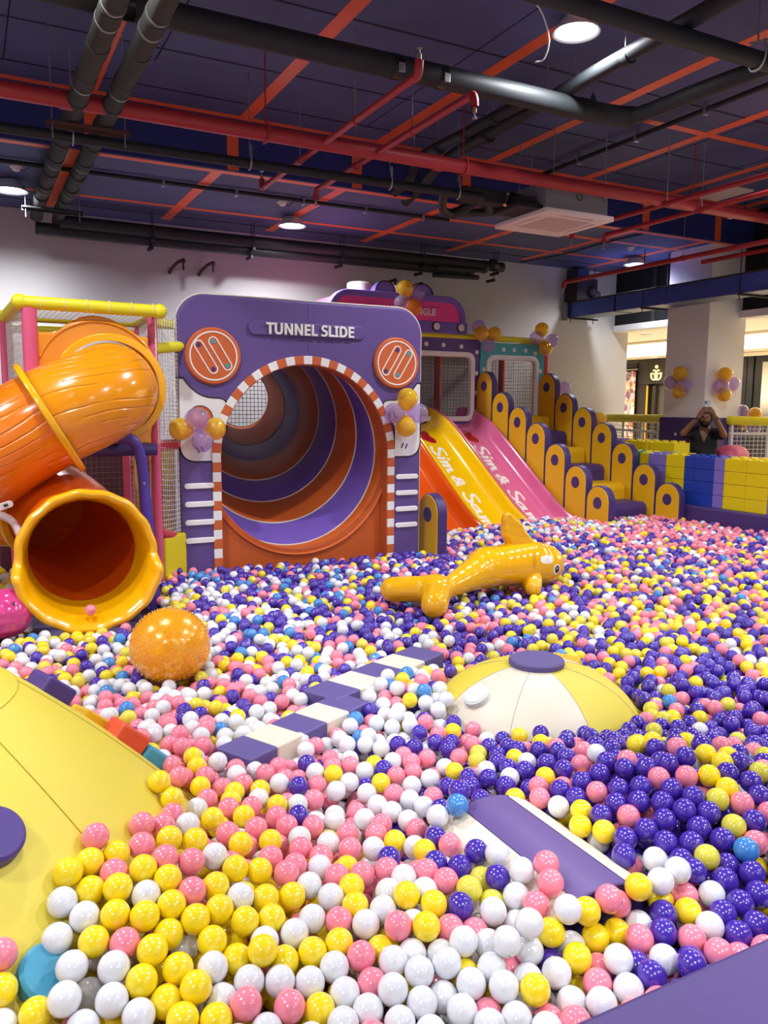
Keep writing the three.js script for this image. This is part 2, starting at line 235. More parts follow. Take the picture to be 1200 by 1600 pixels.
{
  const t = new Thing('shopfront', 'plain black shop front right of the pillar with slim vertical joint', 'shop front', [XH, 0, -14.2]);
  t.add('panel', rbox(XH - 0.2, XH - 0.02, 0, 3.26, -15.6, -14.62, 0.006), M.shopBlack); t.add('panel', rbox(XH - 0.2, XH - 0.02, 0, 3.26, -14.6, -14.42, 0.006), M.shopBlack); t.add('panel', rbox(XH - 0.16, XH - 0.02, 0, 3.26, -14.4, -11, 0.006), M.shopBlack); t.add('fascia', rbox(XH - 0.3, XH, 3.2, 3.29, -15.7, -11, 0.01), M.mallWhite);
  const tex = canvasTex(256, 384, (c, w, h) => { // two people's heads with long dark hair, greyed: a flat print
    const bg = c.createLinearGradient(0, 0, 0, h); bg.addColorStop(0, '#b9bdb6'); bg.addColorStop(0.6, '#e6e1d4'); bg.addColorStop(1, '#55555a'); c.fillStyle = bg; c.fillRect(0, 0, w, h);
    const head = (x, y, s, hair, skin) => { c.fillStyle = hair; c.beginPath(); c.ellipse(x, y - 6 * s, 36 * s, 48 * s, 0, 0, 7); c.fill(); c.beginPath(); c.moveTo(x - 36 * s, y); c.bezierCurveTo(x - 60 * s, y + 70 * s, x - 30 * s, y + 120 * s, x - 48 * s, y + 165 * s); c.lineTo(x + 40 * s, y + 150 * s); c.bezierCurveTo(x + 55 * s, y + 90 * s, x + 40 * s, y + 40 * s, x + 36 * s, y); c.fill(); c.fillStyle = skin; c.fillRect(x - 11 * s, y + 30 * s, 22 * s, 46 * s); c.beginPath(); c.ellipse(x, y + 12 * s, 22 * s, 32 * s, 0, 0, 7); c.fill(); c.beginPath(); c.ellipse(x, y + 130 * s, 55 * s, 64 * s, 0, 0, 7); c.fill(); c.fillStyle = hair; c.beginPath(); c.ellipse(x - 10 * s, y - 18 * s, 26 * s, 14 * s, -0.5, 0, 7); c.fill(); c.fillStyle = '#3a2a26'; c.fillRect(x - 15 * s, y + 6 * s, 10 * s, 4 * s); c.fillRect(x + 5 * s, y + 6 * s, 10 * s, 4 * s); c.fillStyle = '#a35c54'; c.fillRect(x - 8 * s, y + 29 * s, 16 * s, 5 * s); };
    head(105, 120, 1.25, '#2f2524', '#ead9c8'); head(215, 100, 1.0, '#43302a', '#d9b79f');
  });
  const p = new Thing('poster', 'pale portrait poster of long haired women on the black shop front', 'poster', [XH - 0.2, 1.55, -13.3]);
  p.put('board', new RoundedBoxGeometry(0.04, 1.5, 1.7, 2, 0.008).translate(0, 0.75, 0), M.shopBlack); const g = new THREE.PlaneGeometry(1.66, 1.46); g.rotateY(-Math.PI / 2); g.translate(-0.022, 0.75, 0); p.put('print', g, mat(0xffffff, 0.4, { map: tex }));
}

// ---------------------------------------------------------------- lamps
function downlight(x, z, y, where, power = 1) {
  const t = new Thing('ceiling_lamp', where, 'ceiling light', [x, y, z], 'round downlights of the play hall');
  const r = 0.17;
  t.put('housing', new THREE.LatheGeometry([[0.02, 0], [0.09, -0.005], [0.11, -0.03], [0.165, -0.1], [0.18, -0.12], [0.176, -0.126], [0.155, -0.112], [0.1, -0.05], [0.0, -0.045]].map((p) => new THREE.Vector2(...p)), 36), mat(0xdfe6ea, 0.3, { metalness: 0.3, side: THREE.DoubleSide }));
  const g = disc([0, -0.07, 0], [0, -1, 0], 0.12, 0.012, 32); t.put('diffuser', g, mat(0xffffff, 0.5, { emissive: 0xf3f8ff, emissiveIntensity: 22 }));
  const L = new THREE.SpotLight(LAMP_COLOR, LAMP_POWER * power, 0, 1.36, 0.55, 2); L.position.set(x, y - 0.135, z); L.target.position.set(x, 0, z); L.castShadow = true; L.shadow.radius = 3.2; L.shadow.mapSize.set(1024, 1024); scene.add(L, L.target);
}
const lampName = { '4.23,-5.05': 'large bright round ceiling lamp near the top, beside the black pipe', '3.83,-9.94': 'round bright ceiling lamp above the tunnel slide sign, beyond the red pipe', '0.57,-9.83': 'round bright ceiling lamp at the far left beside the two lagged pipes', '9.6,-9.84': 'round bright ceiling lamp on the far right above the blue duct' };
for (const [x, z, y] of [[4.23, -5.05, YU], [3.83, -9.94, YL], [0.57, -9.83, YL], [9.6, -9.84, YL], [7.3, -4.9, YU], [0.3, -4.4, YU], [-2.6, -5.0, YU], [-2.4, -1.6, YU], [0.9, -1.5, YU], [4.2, -1.5, YU], [7.4, -1.5, YU], [-2.2, 2.0, YU], [0.95, 1.9, YU], [4.2, 2.0, YU], [7.4, 2.0, YU], [2.6, 4.6, YU], [6.0, 4.6, YU]])
  downlight(x, z, y, lampName[`${x},${z}`] || `round ceiling downlight outside the view, row ${z > 4 ? 'farthest behind' : z > 1 ? 'behind' : z > -3 ? 'just over' : 'ahead of'} the camera, ${x < -1 ? 'by the left wall' : x < 1.5 ? 'left of the middle' : x < 5 ? 'in the middle' : 'towards the hall side'}`, x === 9.6 ? 0.4 : z === -1.5 ? 0.85 : 1);
for (const [x, z, y, w] of [[3.46, -9.3, YL, 'beside the lamp above the tunnel slide'], [0.6, -9.27, YL, 'beside the lamp at the far left'], [8.98, -9.31, YL, 'beside the lamp above the blue duct'], [3.72, -4.95, YU, 'with dangling white wire by the large top lamp']]) {
  const t = new Thing('smoke_detector', `small white domed smoke detector ${w}`, 'detector', [x, y, z]);
  t.put('base', disc([0, 0, 0], [0, -1, 0], 0.06, 0.02, 24, 0.004), M.white); t.put('dome', new THREE.SphereGeometry(0.045, 20, 8, 0, Math.PI * 2, Math.PI / 2, Math.PI / 2).scale(1, 0.8, 1).translate(0, -0.02, 0), M.white); t.put('cable', hose([[0.03, -0.01, 0], [0.07, -0.05, 0.02], [0.1, -0.02, 0.05], [0.14, 0, 0.05]], 0.004, 14, 6), M.dark);
  if (y === YU) t.put('wire', hose([[0.02, -0.04, 0], [0.09, -0.12, 0.02], [0.16, -0.3, 0.02], [0.13, -0.42, 0.0], [0.06, -0.45, 0]], 0.006, 30, 6), M.white);
}

// ---------------------------------------------------------------- pipes, duct, air conditioner
function hanger(t, x, z, yTop, yPipe, r, m = M.steel) { // rod from the ceiling with a band round the pipe
  t.add('hanger_rod', rod([x, yPipe + r, z], [x, yTop, z], 0.006, 6), m, null);
}
function pipe(name, label, pts, r, m, seg = 40) { const t = new Thing(name, label, 'pipe', pts[0]); t.add('tube', hose(pts, r, seg, 18), m); return t; }
// two lagged pipes along the left, elbows down to the wall
for (const [x, lab] of [[0.87, 'left one of two thick lagged grey brown pipes at the upper left'], [1.12, 'right one of two thick lagged grey brown pipes at the upper left']]) {
  const t = new Thing('lagged_pipe', lab, 'pipe', [x, 4.05, -6]);
  const s = x - 0.99;
  t.add('tube', hose([[x, 4.05, 2], [x, 4.05, -3], [x, 4.05, -7], [x, 4.05, -10.3], [x, 4.02, -10.5 - s * 0.5], [x, 3.97, -10.58 - s * 0.6]], 0.07, 90, 20), M.pipeWrap);
  for (let i = 0; i < 11; i++) t.add('wrap_band', rod([x, 4.05, -5.05 - i * 0.52], [x + 0.002, 4.051, -5.05 - i * 0.52 - (i % 3 ? 0.16 : 0.3)], 0.0735 + 0.002 * (i % 2), 20), M.pipeWrap);
  for (const z of [-5.0, -5.22, -6.3, -8.35, -9.4]) t.add('foil_tape', rod([x, 4.05, z], [x, 4.05, z - 0.025], 0.0765, 20), M.tapeSilver);
}
{
  const t = new Thing('pipe_bracket', 'rust brown steel angle carrying the two lagged pipes behind the red pipe', 'bracket', [1, 3.97, -6.95]);
  t.add('angle', [rbox(0.68, 1.3, 3.955, 3.975, -6.98, -6.93, 0.004), rbox(0.68, 1.3, 3.93, 3.975, -6.985, -6.98, 0.002)], mat(0x4a2a20, 0.8)); for (const x of [0.72, 1.26]) t.add('threaded_rod', rod([x, 3.85, -6.95], [x, YU, -6.95], 0.006, 6), M.steel);
  const u = new Thing('pipe_bracket', 'dark steel angle under the lagged pipes close to the back wall', 'bracket', [1, 3.97, -10]); u.add('angle', [rbox(0.68, 1.32, 3.955, 3.975, -10.0, -9.95, 0.004), rbox(0.68, 1.32, 3.93, 3.975, -10.005, -10, 0.002)], M.pipeBlack); for (const x of [0.72, 1.28]) u.add("threaded_rod", rod([x, 3.86, -9.98], [x, YL, -9.98], 0.006, 6), M.steel);
}
// two black pipes along the back wall
[[3.97, -10.56, 'upper'], [3.88, -10.66, 'lower']].forEach(([y, z, w], i) => {
  const t = new Thing('insulated_pipe', `${w} of the two black foam covered pipes along the back wall`, 'pipe', [0.9, y, z]);
  t.add('tube', hose([[0.87 + 0.25 * (i ? 0 : 1), y, z], [3, y - 0.01, z], [5.4, y, z], [7.55 - i * 0.5, y, z]], 0.075, 60, 16), M.pipeBlack);
  for (let k = 0; k < 5; k++) t.add('bracket', [rbox(2.2 + k * 1.3 - 0.02, 2.2 + k * 1.3 + 0.02, y - 0.13, y - 0.09, z - 0.1, z + 0.1, 0.004), rod([2.2 + k * 1.3, y - 0.1, z + 0.08], [2.2 + k * 1.3, YL - 0.008, z + 0.08], 0.006, 6)], M.pipeBlack);
  t.add('end_lump', [ball(7.2 - i * 0.4, y - 0.02, z, 0.1), ball(7.35 - i * 0.4, y + 0.02, z + 0.03, 0.09), rod([6.3, y - 0.12, z + 0.1], [7.1, y - 0.1, z + 0.1], 0.035, 10)], M.pipeBlack);
});
for (const [x, y, l] of [[2.55, 3.63, 'farthest left of'], [2.95, 3.63, 'second of'], [5.7, 3.62, 'third of'], [6.15, 3.6, 'farthest right of']]) {
  const t = new Thing('pipe_stub', `short rusty capped pipe stub poking from the back wall, ${l} four`, 'pipe', [x, y, ZB], 'pipe stubs in the back wall');
  t.put('tube', hose([[0, -0.05, 0], [0.02, 0.0, 0.12], [0.06, 0.05, 0.3], [0.09, 0.06, 0.36]], 0.022, 16, 10), mat(0x4f2a24, 0.7)); t.put('elbow', ball(0.1, 0.055, 0.37, 0.033), mat(0x3c1f1b, 0.7)); t.put('nozzle', rod([0.1, 0.05, 0.37], [0.1, -0.06, 0.37], 0.014, 8), M.dark);
}
// long black pipe across the top with an elbow, and the black pipes running away from it
{
  const t = new Thing('insulated_pipe', 'thick black insulated pipe crossing the top, ending in an elbow at right', 'pipe', [3, 4.3, -5.55]);
  t.add('tube', hose([[0.2, 4.3, -5.56], [2, 4.3, -5.57], [4, 4.3, -5.56], [5.1, 4.3, -5.55], [5.26, 4.3, -5.5]], 0.085, 60, 20), M.pipeBlack);
  t.add('branch', hose([[5.24, 4.3, -5.56], [5.28, 4.3, -5.3], [5.3, 4.3, -4.8], [5.36, 4.3, -4.2], [5.4, 4.3, -3.0]], 0.066, 40, 18), M.pipeBlack);
  for (const x of [1.02, 2.93, 3.32, 4.55, 4.72]) t.add('tape_band', rod([x, 4.3, -5.565], [x + 0.07, 4.3, -5.565], 0.0875, 20), x > 3.4 ? M.pipeBlack : M.tapeBand || (M.tapeBand = mat(0x15171a, 0.25)));
  for (const x of [2.95, 3.34]) t.add('clip', [rbox(x, x + 0.05, 4.235, 4.3, -5.485, -5.47, 0.004)], M.steel);
  t.add('saddle_cover', [new THREE.ConeGeometry(0.07, 0.16, 12).translate(4.86, 4.38, -5.56), new THREE.ConeGeometry(0.06, 0.14, 12).translate(4.62, 4.38, -5.58)], M.pipeBlack);
  for (const x of [4.62, 4.86]) t.add('hanger_rod', rod([x, 4.4, -5.57], [x, YU - 0.008, -5.57], 0.006, 6), M.steel);
}
for (const [a, b, y, r, l] of [[[4.75, -8.55], [4.45, -3.6], 4.4, 0.06, 'black insulated pipe running back beneath the slab, left of the orange stripe'], [[4.42, -8.2], [4.36, -5.7], 4.38, 0.05, 'thinner black insulated pipe running back parallel to its neighbour']]) {
  const t = new Thing('insulated_pipe', l, 'pipe', [a[0], y, a[1]]); t.add('tube', hose([[a[0] - 0.02, y - 0.2, a[1] - 0.05], [a[0], y - 0.1, a[1] + 0.3], [lerp(a[0], b[0], 0.15), y, lerp(a[1], b[1], 0.15)], [lerp(a[0], b[0], 0.6), y + 0.02, lerp(a[1], b[1], 0.6)], [b[0], y, b[1]]], r, 60, 16), M.pipeBlack);
  for (let k = 0; k < 4; k++) { const q = 0.15 + k * 0.2, x = lerp(a[0], b[0], q), z = lerp(a[1], b[1], q); t.add('hanger_rod', rod([x, y, z], [x, YU - 0.008, z], 0.006, 6), M.steel); t.add('tape_band', rod([x, y + 0.005, z], [x, y + 0.005, z + 0.06], r + 0.004, 16), M.pipeBlack); }
}
{
  const t = new Thing('insulated_pipe', 'black pipe across the upper right corner held by a silver hook', 'pipe', [4, 4.3, -4.22]);
  t.add('tube', hose([[2.9, 4.3, -4.22], [4.5, 4.3, -4.22], [6, 4.3, -4.22], [8, 4.3, -4.22]], 0.06, 40, 18), M.pipeBlack);
  t.add('hook', [hose([[5.19, 4.42, -4.16], [5.2, 4.3, -4.15], [5.2, 4.235, -4.2], [5.2, 4.235, -4.26], [5.2, 4.3, -4.29], [5.21, 4.42, -4.27]], 0.009, 24, 6), rod([5.2, 4.42, -4.22], [5.2, YU - 0.008, -4.22], 0.007, 8), rod([5.17, 4.42, -4.27], [5.23, 4.42, -4.16], 0.009, 6)], M.steel);
}
// red sprinkler main and its branches
{
  const t = new Thing('sprinkler_main', 'long straight dull red sprinkler main crossing the whole ceiling', 'pipe', [4, 4.05, -6.68]);
  t.add('tube', rod([-3.9, 4.05, -6.7], [10.4, 4.05, -6.66], 0.062, 20), M.pipeRed);
  for (const x of [0.75, 3.98, 6.6, 7.9]) t.add('coupling', rod([x, 4.05, -6.69], [x + 0.09, 4.05, -6.69], 0.069, 20), M.pipeRed);
  for (const x of [2.35, 4.3, 7.35]) t.add('hanger', [rod([x, 4.1, -6.69], [x, YU - 0.008, -6.69], 0.007, 8), hose([[x, 4.13, -6.61], [x, 4.0, -6.615], [x, 3.985, -6.69], [x, 4.0, -6.765], [x, 4.13, -6.77]], 0.009, 16, 6)], M.pipeRed);
}
function branch(x, z0, z1, y, label, head0, head1, r = 0.027) {
  const t = new Thing('sprinkler_branch', label, 'pipe', [x, y, z1]); t.add('tube', rod([x, y, z0], [x, y, z1], r, 14), M.pipeRed);
  for (const k of [0.3, 0.68]) { const z = lerp(z0, z1, k); t.add('clamp', rod([x, y, z - 0.02], [x, y, z + 0.02], r + 0.007, 14), M.pipeRed); t.add('hanger_rod', rod([x, y + r, z], [x, (z > ZS ? YU : YL) - 0.008, z], 0.005, 6), M.steel); }
  for (const [z, dir] of [[z0, head0], [z1, head1]]) if (dir) { t.add('elbow', hose([[x, y, z - Math.sign(z0 - z1) * 0.0 * dir], [x, y, z + (z === z0 ? 0.05 : -0.05)], [x, y + dir * 0.04, z + (z === z0 ? 0.075 : -0.075)], [x, y + dir * 0.09, z + (z === z0 ? 0.08 : -0.08)]], r + 0.004, 14, 12), M.pipeRed); const zz = z + (z === z0 ? 0.08 : -0.08); const h = t.add('sprinkler_head', rod([x, y + dir * 0.09, zz], [x, y + dir * 0.13, zz], 0.016, 10), M.brass); t.add('deflector', [rod([x, y + dir * 0.13, zz], [x, y + dir * 0.17, zz], 0.006, 6), disc([x, y + dir * 0.165, zz], [0, dir, 0], 0.02, 0.004, 12)], M.steel, h); }
}
branch(2.86, -5.1, -8.2, 4.04, 'red sprinkler branch under the black pipe, left of two neighbours', 1, 1);
branch(3.38, -5.2, -8.0, 4.04, 'red sprinkler branch ending in a brass head under the black pipe, right of two', -1, -1);
branch(6.85, -3.5, -8.05, 4.0, 'red sprinkler branch beside the air conditioner, the left of two at right', 0, -1);
branch(7.38, -3.5, -8.05, 4.0, 'red sprinkler branch below the pale ceiling panel, the right of two at right', 0, -1);
branch(8.62, -3.0, -10.3, 3.8, 'long red pipe above the blue duct ending at the back wall', 0, -1, 0.032);
{ const t = new Thing('sprinkler_main', 'second red pipe at the far right edge over the blue duct', 'pipe', [9.3, 3.86, -6]); t.add('tube', rod([9.25, 3.84, -3], [9.25, 3.84, -8.2], 0.03, 12), M.pipeRed); t.add('coupling', rod([9.25, 3.84, -6.2], [9.25, 3.84, -6.3], 0.037, 12), M.pipeRed); }
{
  const t = new Thing('insulated_pipe', 'slim black pipe in silver hooks just below the red main', 'pipe', [2, 3.95, -7.25]);
  t.add('tube', rod([-3.9, 3.95, -7.33], [4.85, 3.95, -7.16], 0.042, 16), M.pipeBlack);
  for (const x of [0.9, 2.38, 3.78, 4.55]) { const z = -7.33 + (x + 3.9) * 0.0194; t.add('hook', [rod([x, 4.06, z], [x, YU - 0.008, z], 0.005, 6), rbox(x - 0.012, x + 0.012, 4.0, 4.1, z + 0.03, z + 0.04, 0.003), hose([[x, 4.1, z + 0.02], [x, 3.96, z + 0.048], [x, 3.905, z + 0.02], [x, 3.9, z - 0.02], [x, 3.96, z - 0.048]], 0.008, 18, 6)], M.steel); }
  t.add('junction', [rbox(4.6, 5.15, 3.9, 4.04, -7.3, -7.15, 0.02), rod([4.9, 3.96, -7.2], [4.75, 3.85, -7.6], 0.05, 12), rod([4.95, 3.95, -7.2], [5.2, 3.95, -7.55], 0.055, 12), hose([[4.4, 3.95, -7.2], [4.6, 3.85, -7.5], [5.0, 3.9, -7.6], [5.3, 3.95, -7.6]], 0.045, 20, 10)], M.pipeBlack);
}
{ const t = new Thing('conduit', 'thin black cable conduit with clips along the lower ceiling', 'pipe', [2, 4.16, -9.02]); t.add('tube', rod([-3.9, 4.165, -9.02], [5.6, 4.165, -9.02], 0.022, 10), M.pipeBlack); for (let i = 0; i < 7; i++) t.add('clip', rbox(0.4 + i * 0.8, 0.43 + i * 0.8, 4.12, 4.19, -9.05, -8.99, 0.004), M.steel);
  const u = new Thing('conduit', 'thin black cable conduit running back between two orange stripes at right', 'pipe', [6.46, 4.63, -6]); u.add('tube', rod([6.46, 4.65, -8.3], [6.46, 4.65, -3], 0.025, 10), M.pipeBlack); for (let i = 0; i < 5; i++) u.add('clip', rbox(6.43, 6.49, 4.6, YU, -7.6 + i * 0.9, -7.57 + i * 0.9, 0.004), M.steel);
  const w = new Thing('conduit', 'thin black cable draped along the lower ceiling near the far right lamp', 'pipe', [8.2, 4.17, -9]); w.add('tube', hose([[8.4, 4.19, -8.5], [8.3, 4.17, -9.2], [8.32, 4.16, -10], [8.2, 4.17, -11]], 0.012, 20, 8), M.pipeBlack); }
// ceiling cassette air conditioner
{
  const t = new Thing('air_conditioner', 'square white ceiling cassette air conditioner with grey metal body', 'air conditioner', [5.9, 3.8, -7.3]);
  t.add('body', rbox(5.46, 6.3, 3.86, 4.14, -7.78, -6.9, 0.01), M.acGrey);
  const hole = rrect(5.42, 6.36, -7.78 + 0, -6.84, 0.04), h = new THREE.Path(rrect(5.6, 6.18, -7.6, -7.02, 0.02).getPoints(6)); hole.holes.push(h);
  for (const [a, b, c, d] of [[5.5, 5.545, -7.55, -7.07], [6.235, 6.28, -7.55, -7.07], [5.65, 6.13, -7.7, -7.655], [5.65, 6.13, -6.965, -6.92]]) hole.holes.push(new THREE.Path(rrect(a, b, c, d, 0.012).getPoints(4)));
  const g = extr(hole, 0, 0.05, 0.01); g.rotateX(Math.PI / 2); g.translate(0, 3.86, 0); g.scale(1, 1, 1); t.add('front_panel', g, M.acWhite);
  t.add('grille', [box(5.6, 6.18, 3.835, 3.85, -7.6, -7.02)], mat(0xc9b2a6, 0.7));
  for (let i = 0; i < 14; i++) t.add('louvre', rbox(5.6, 6.18, 3.818, 3.836, -7.59 + i * 0.041, -7.575 + i * 0.041, 0.003), mat(0xd9c4b8, 0.6));
  t.add('slot', [box(5.46, 6.3, 3.836, 3.85, -7.74, -6.88)], M.acDark);
  t.add('badge', new THREE.TorusGeometry(0.035, 0.004, 8, 24).translate(5.9, 4.02, -6.895), M.acDark);
  for (const x of [5.52, 6.22]) t.add('lug', [rbox(x - 0.03, x + 0.03, 4.04, 4.1, -6.9, -6.86, 0.004), rod([x, 4.0, -6.87], [x, YU - 0.008, -6.87], 0.006, 6)], M.steel);
  for (const x of [5.56, 5.72]) t.add('rod', rod([x, 4.1, -7.5], [x, YU - 0.008, -7.5], 0.006, 6), M.steel);
  t.add('drain_box', [rbox(5.15, 5.5, 3.86, 3.9, -7.4, -6.95, 0.004), rbox(5.2, 5.42, 3.9, 3.98, -7.35, -7.0, 0.01)], M.dark);
  t.add('hose', [hose([[5.48, 4.02, -7.3], [5.3, 4.05, -7.35], [5.2, 4.0, -7.4], [4.95, 3.96, -7.3]], 0.05, 20, 12), hose([[5.48, 3.95, -7.5], [5.3, 3.96, -7.55], [5.1, 3.94, -7.4]], 0.04, 20, 12)], M.pipeBlack); t.add('valve', [rod([5.12, 3.9, -7.15], [5.18, 4.02, -7.2], 0.02, 8), ball(5.18, 4.03, -7.2, 0.03, 10, 8)], M.brass);
}
{ const t = new Thing('ceiling_panel', 'pale flat rectangular access panel on the ceiling at far right', 'panel', [9.28, 4.7, -7.92]); t.put('board', new RoundedBoxGeometry(0.42, 0.03, 0.6, 2, 0.005), M.acWhite); t.put('rim', new RoundedBoxGeometry(0.46, 0.015, 0.64, 2, 0.005).translate(0, 0.012, 0), M.acGrey); }
// blue sheet-metal duct on the right
{
  const x0 = 9.35, x1 = 9.77, y0 = 3.36, y1 = 3.6, t = new Thing('air_duct', 'long rectangular blue painted sheet metal duct hung on the right', 'duct', [9.56, 3.36, -9]);
  for (let i = 0, z = -11.18; z < -2; i++) { const l = i % 2 ? 1.05 : 1.2; t.add('duct_section', rbox(x0, x1, y0, y1, z, z + l - 0.008, 0.006), M.duct); if (i) t.add('flange', rbox(x0 - 0.012, x1 + 0.012, y0 - 0.012, y1 + 0.012, z - 0.016, z + 0.008, 0.004), i % 3 === 1 ? M.dark : M.duct); z += l; }
  t.add('underside', rbox(x0 + 0.01, x1 - 0.01, y0 - 0.006, y0 + 0.001, -11.18, -2.2, 0.002), M.ductUnder); t.add('angle_rail', rbox(x0 - 0.005, x0 + 0.05, y1, y1 + 0.025, -11.18, -2.2, 0.003), M.acDark);
  for (const z of [-11.0, -9.35, -7.6]) t.add('support', [rbox(x0 - 0.06, x1 + 0.14, y0 - 0.035, y0 - 0.01, z - 0.02, z + 0.02, 0.003), rod([x0 - 0.04, y0 - 0.1, z], [x0 - 0.04, 4.6, z], 0.007, 6), rod([x1 + 0.04, y0 - 0.1, z], [x1 + 0.04, 4.2, z], 0.007, 6)], M.dark);
  t.add('end_frame', [rbox(x0 - 0.07, x0 - 0.02, y0 - 0.05, y1 + 0.01, -11.19, -11.1, 0.004)], M.acGrey);
}
{ const t = new Thing('junction_box', 'dark grey damper box above the far end of the duct', 'box', [9.5, 3.9, -11]); t.add('body', rbox(9.3, 9.75, 3.62, 4.0, -11.18, -10.85, 0.01), M.dark); t.add('cover', rbox(9.34, 9.6, 3.98, 4.16, -11.18, -10.9, 0.01), mat(0x2c3559, 0.5)); t.add('wool', [ball(9.7, 3.72, -10.85, 0.1, 12, 8), ball(9.6, 3.78, -10.83, 0.09, 12, 8)], M.dark); }

// ---------------------------------------------------------------- tunnel slide
const ZP = -6.47;
{
  const t = new Thing('tunnel_slide', 'purple tunnel slide front with striped arch, train face print and striped tunnel behind', 'slide', [2.63, 0.2, ZP]);
  const s = rrect(1.515, 3.745, 0.22, 2.685, [0.1, 0.1, 0.24, 0.24]); const h = new THREE.Path(); h.moveTo(1.85, 0.3); h.lineTo(1.85, 1.385); h.absarc(2.625, 1.385, 0.775, Math.PI, 0, true); h.lineTo(3.4, 0.3); h.lineTo(1.85, 0.3); s.holes.push(h);
  t.add('front_panel', extr(s, ZP - 0.1, 0.1, 0.018), M.purple);
  t.add('piping', hose(rrect(1.512, 3.748, 0.21, 2.69, [0.1, 0.1, 0.24, 0.24]).getSpacedPoints(120).map((p) => [p.x, p.y, ZP - 0.025]), 0.0075, 400, 6, true), M.cream);
  t.add('seam', rbox(2.6285, 2.6315, 2.25, 2.67, ZP - 0.001, ZP + 0.0015, 0.0005, 1), M.purpleDark);
  // striped arch trim, block by block
  const path = []; const R0 = 0.775, R1 = 0.845; const L = 1.0, tot = 2 * L + Math.PI * 0.81, n = 57;
  const at = (d, r) => { if (d < L) return [2.625 - r, 0.385 + d]; if (d > tot - L) return [2.625 + r, 0.385 + (tot - d)]; const a = Math.PI - (d - L) / 0.81; return [2.625 + r * Math.cos(a), 1.385 + r * Math.sin(a)]; };
  for (let i = 0; i < n; i++) { const a = (i * tot) / n, b = ((i + 1) * tot) / n - 0.001, sh = new THREE.Shape(); const k = 4; for (let j = 0; j <= k; j++) { const p = at(lerp(a, b, j / k), R0); j ? sh.lineTo(...p) : sh.moveTo(...p); } for (let j = k; j >= 0; j--) sh.lineTo(...at(lerp(a, b, j / k), R1)); t.add('trim_block', extr(sh, ZP - 0.09, 0.102, 0.003, 2), i % 2 ? M.orange : M.white); }
  // tunnel: tapering rings joined along pale seams
  const C = [[2.6, 1.36, -6.56, 0.86], [2.56, 1.4, -6.72, 0.84], [2.57, 1.53, -7.1, 0.82], [2.615, 1.64, -7.6, 0.785], [2.705, 1.735, -8.1, 0.71], [2.83, 1.775, -8.65, 0.59], [2.97, 1.81, -9.2, 0.465], [3.06, 1.905, -9.75, 0.36]];
  const crv = new THREE.CatmullRomCurve3(C.map((c) => V(c[0], c[1], c[2]))), rcv = new THREE.CatmullRomCurve3(C.map((c) => V(c[3], 0, 0)));
  const N = 7;
  for (let k = 0; k < N; k++) {
    const g = new THREE.BufferGeometry(), pos = [], uv = [], idx = [], A = 72, B = 8;
    for (let j = 0; j <= B; j++) { const u = (k + j / B) / N, c = crv.getPoint(u), r = rcv.getPoint(u).x - 0.012 * Math.sin((j / B) * Math.PI); for (let i = 0; i <= A; i++) { const a = (i / A) * Math.PI * 2; pos.push(c.x + r * Math.cos(a), c.y + r * Math.sin(a), c.z); uv.push(a * r, u * 4); } }
    for (let j = 0; j < B; j++) for (let i = 0; i < A; i++) { const p = j * (A + 1) + i; idx.push(p, p + 1, p + A + 1, p + 1, p + A + 2, p + A + 1); }
    g.setAttribute('position', new THREE.Float32BufferAttribute(pos, 3)); g.setAttribute('uv', new THREE.Float32BufferAttribute(uv, 2)); g.setIndex(idx); g.computeVertexNormals();
    const m = (k % 2 ? M.tunnelPurple : M.tunnelOrange) || (k % 2 ? (M.tunnelPurple = vinyl(0x7458b4, 0.55)) : (M.tunnelOrange = vinyl(0xcb5f22, 0.55))); m.side = THREE.DoubleSide;
    const part = t.add('tunnel_ring', g, m);
    const c = crv.getPoint((k + 1) / N), r = rcv.getPoint((k + 1) / N).x - 0.004; t.add('seam_piping', new THREE.TorusGeometry(r, 0.0075, 6, 90).translate(c.x, c.y, c.z), M.cream, part);
  }
  { const q = new THREE.Shape(); q.moveTo(1.72, 0.22); q.lineTo(3.54, 0.22); q.lineTo(3.54, 1.36); q.absarc(2.63, 1.36, 0.91, 0, Math.PI); q.lineTo(1.72, 0.22); q.holes.push(new THREE.Path(circleShape(2.605, 1.375, 0.825).getPoints(48))); t.add('throat_panel', extr(q, ZP - 0.17, 0.06, 0.004, 40), M.orangeDeep); }
  { const q = new THREE.Shape(); q.moveTo(1.845, 0.3); q.lineTo(1.845, 1.385); q.absarc(2.625, 1.385, 0.78, Math.PI, 0, true); q.lineTo(3.405, 0.3); q.lineTo(3.393, 0.3); q.lineTo(3.393, 1.385); q.absarc(2.625, 1.385, 0.768, 0, Math.PI); q.lineTo(1.857, 0.3); q.lineTo(1.845, 0.3); t.add('arch_lining', extr(q, ZP - 0.13, 0.132, 0, 40), M.orange); }
  t.add('end_net', net([2.6, 1.45, -9.8], [0.9, 0, 0], [0, 0.9, 0], 18, 18, 0.004), M.netWhite);
  // name plate with raised letters
  t.add('sign_plate', extr(rrect(2.1, 3.165, 2.385, 2.5, 0.056), ZP - 0.004, 0.022, 0.008).rotateZ(0), M.purple);
  const txt = new TextGeometry('TUNNEL SLIDE', { font: fontSans, size: 0.082, depth: 0.012, curveSegments: 8, bevelEnabled: true, bevelThickness: 0.003, bevelSize: 0.0042, bevelSegments: 3 }); txt.computeBoundingBox(); const w = txt.boundingBox.max.x; txt.scale(0.8 / w, 1.05, 1); txt.translate(2.25, 2.4, ZP + 0.019); t.add('lettering', txt, M.white);
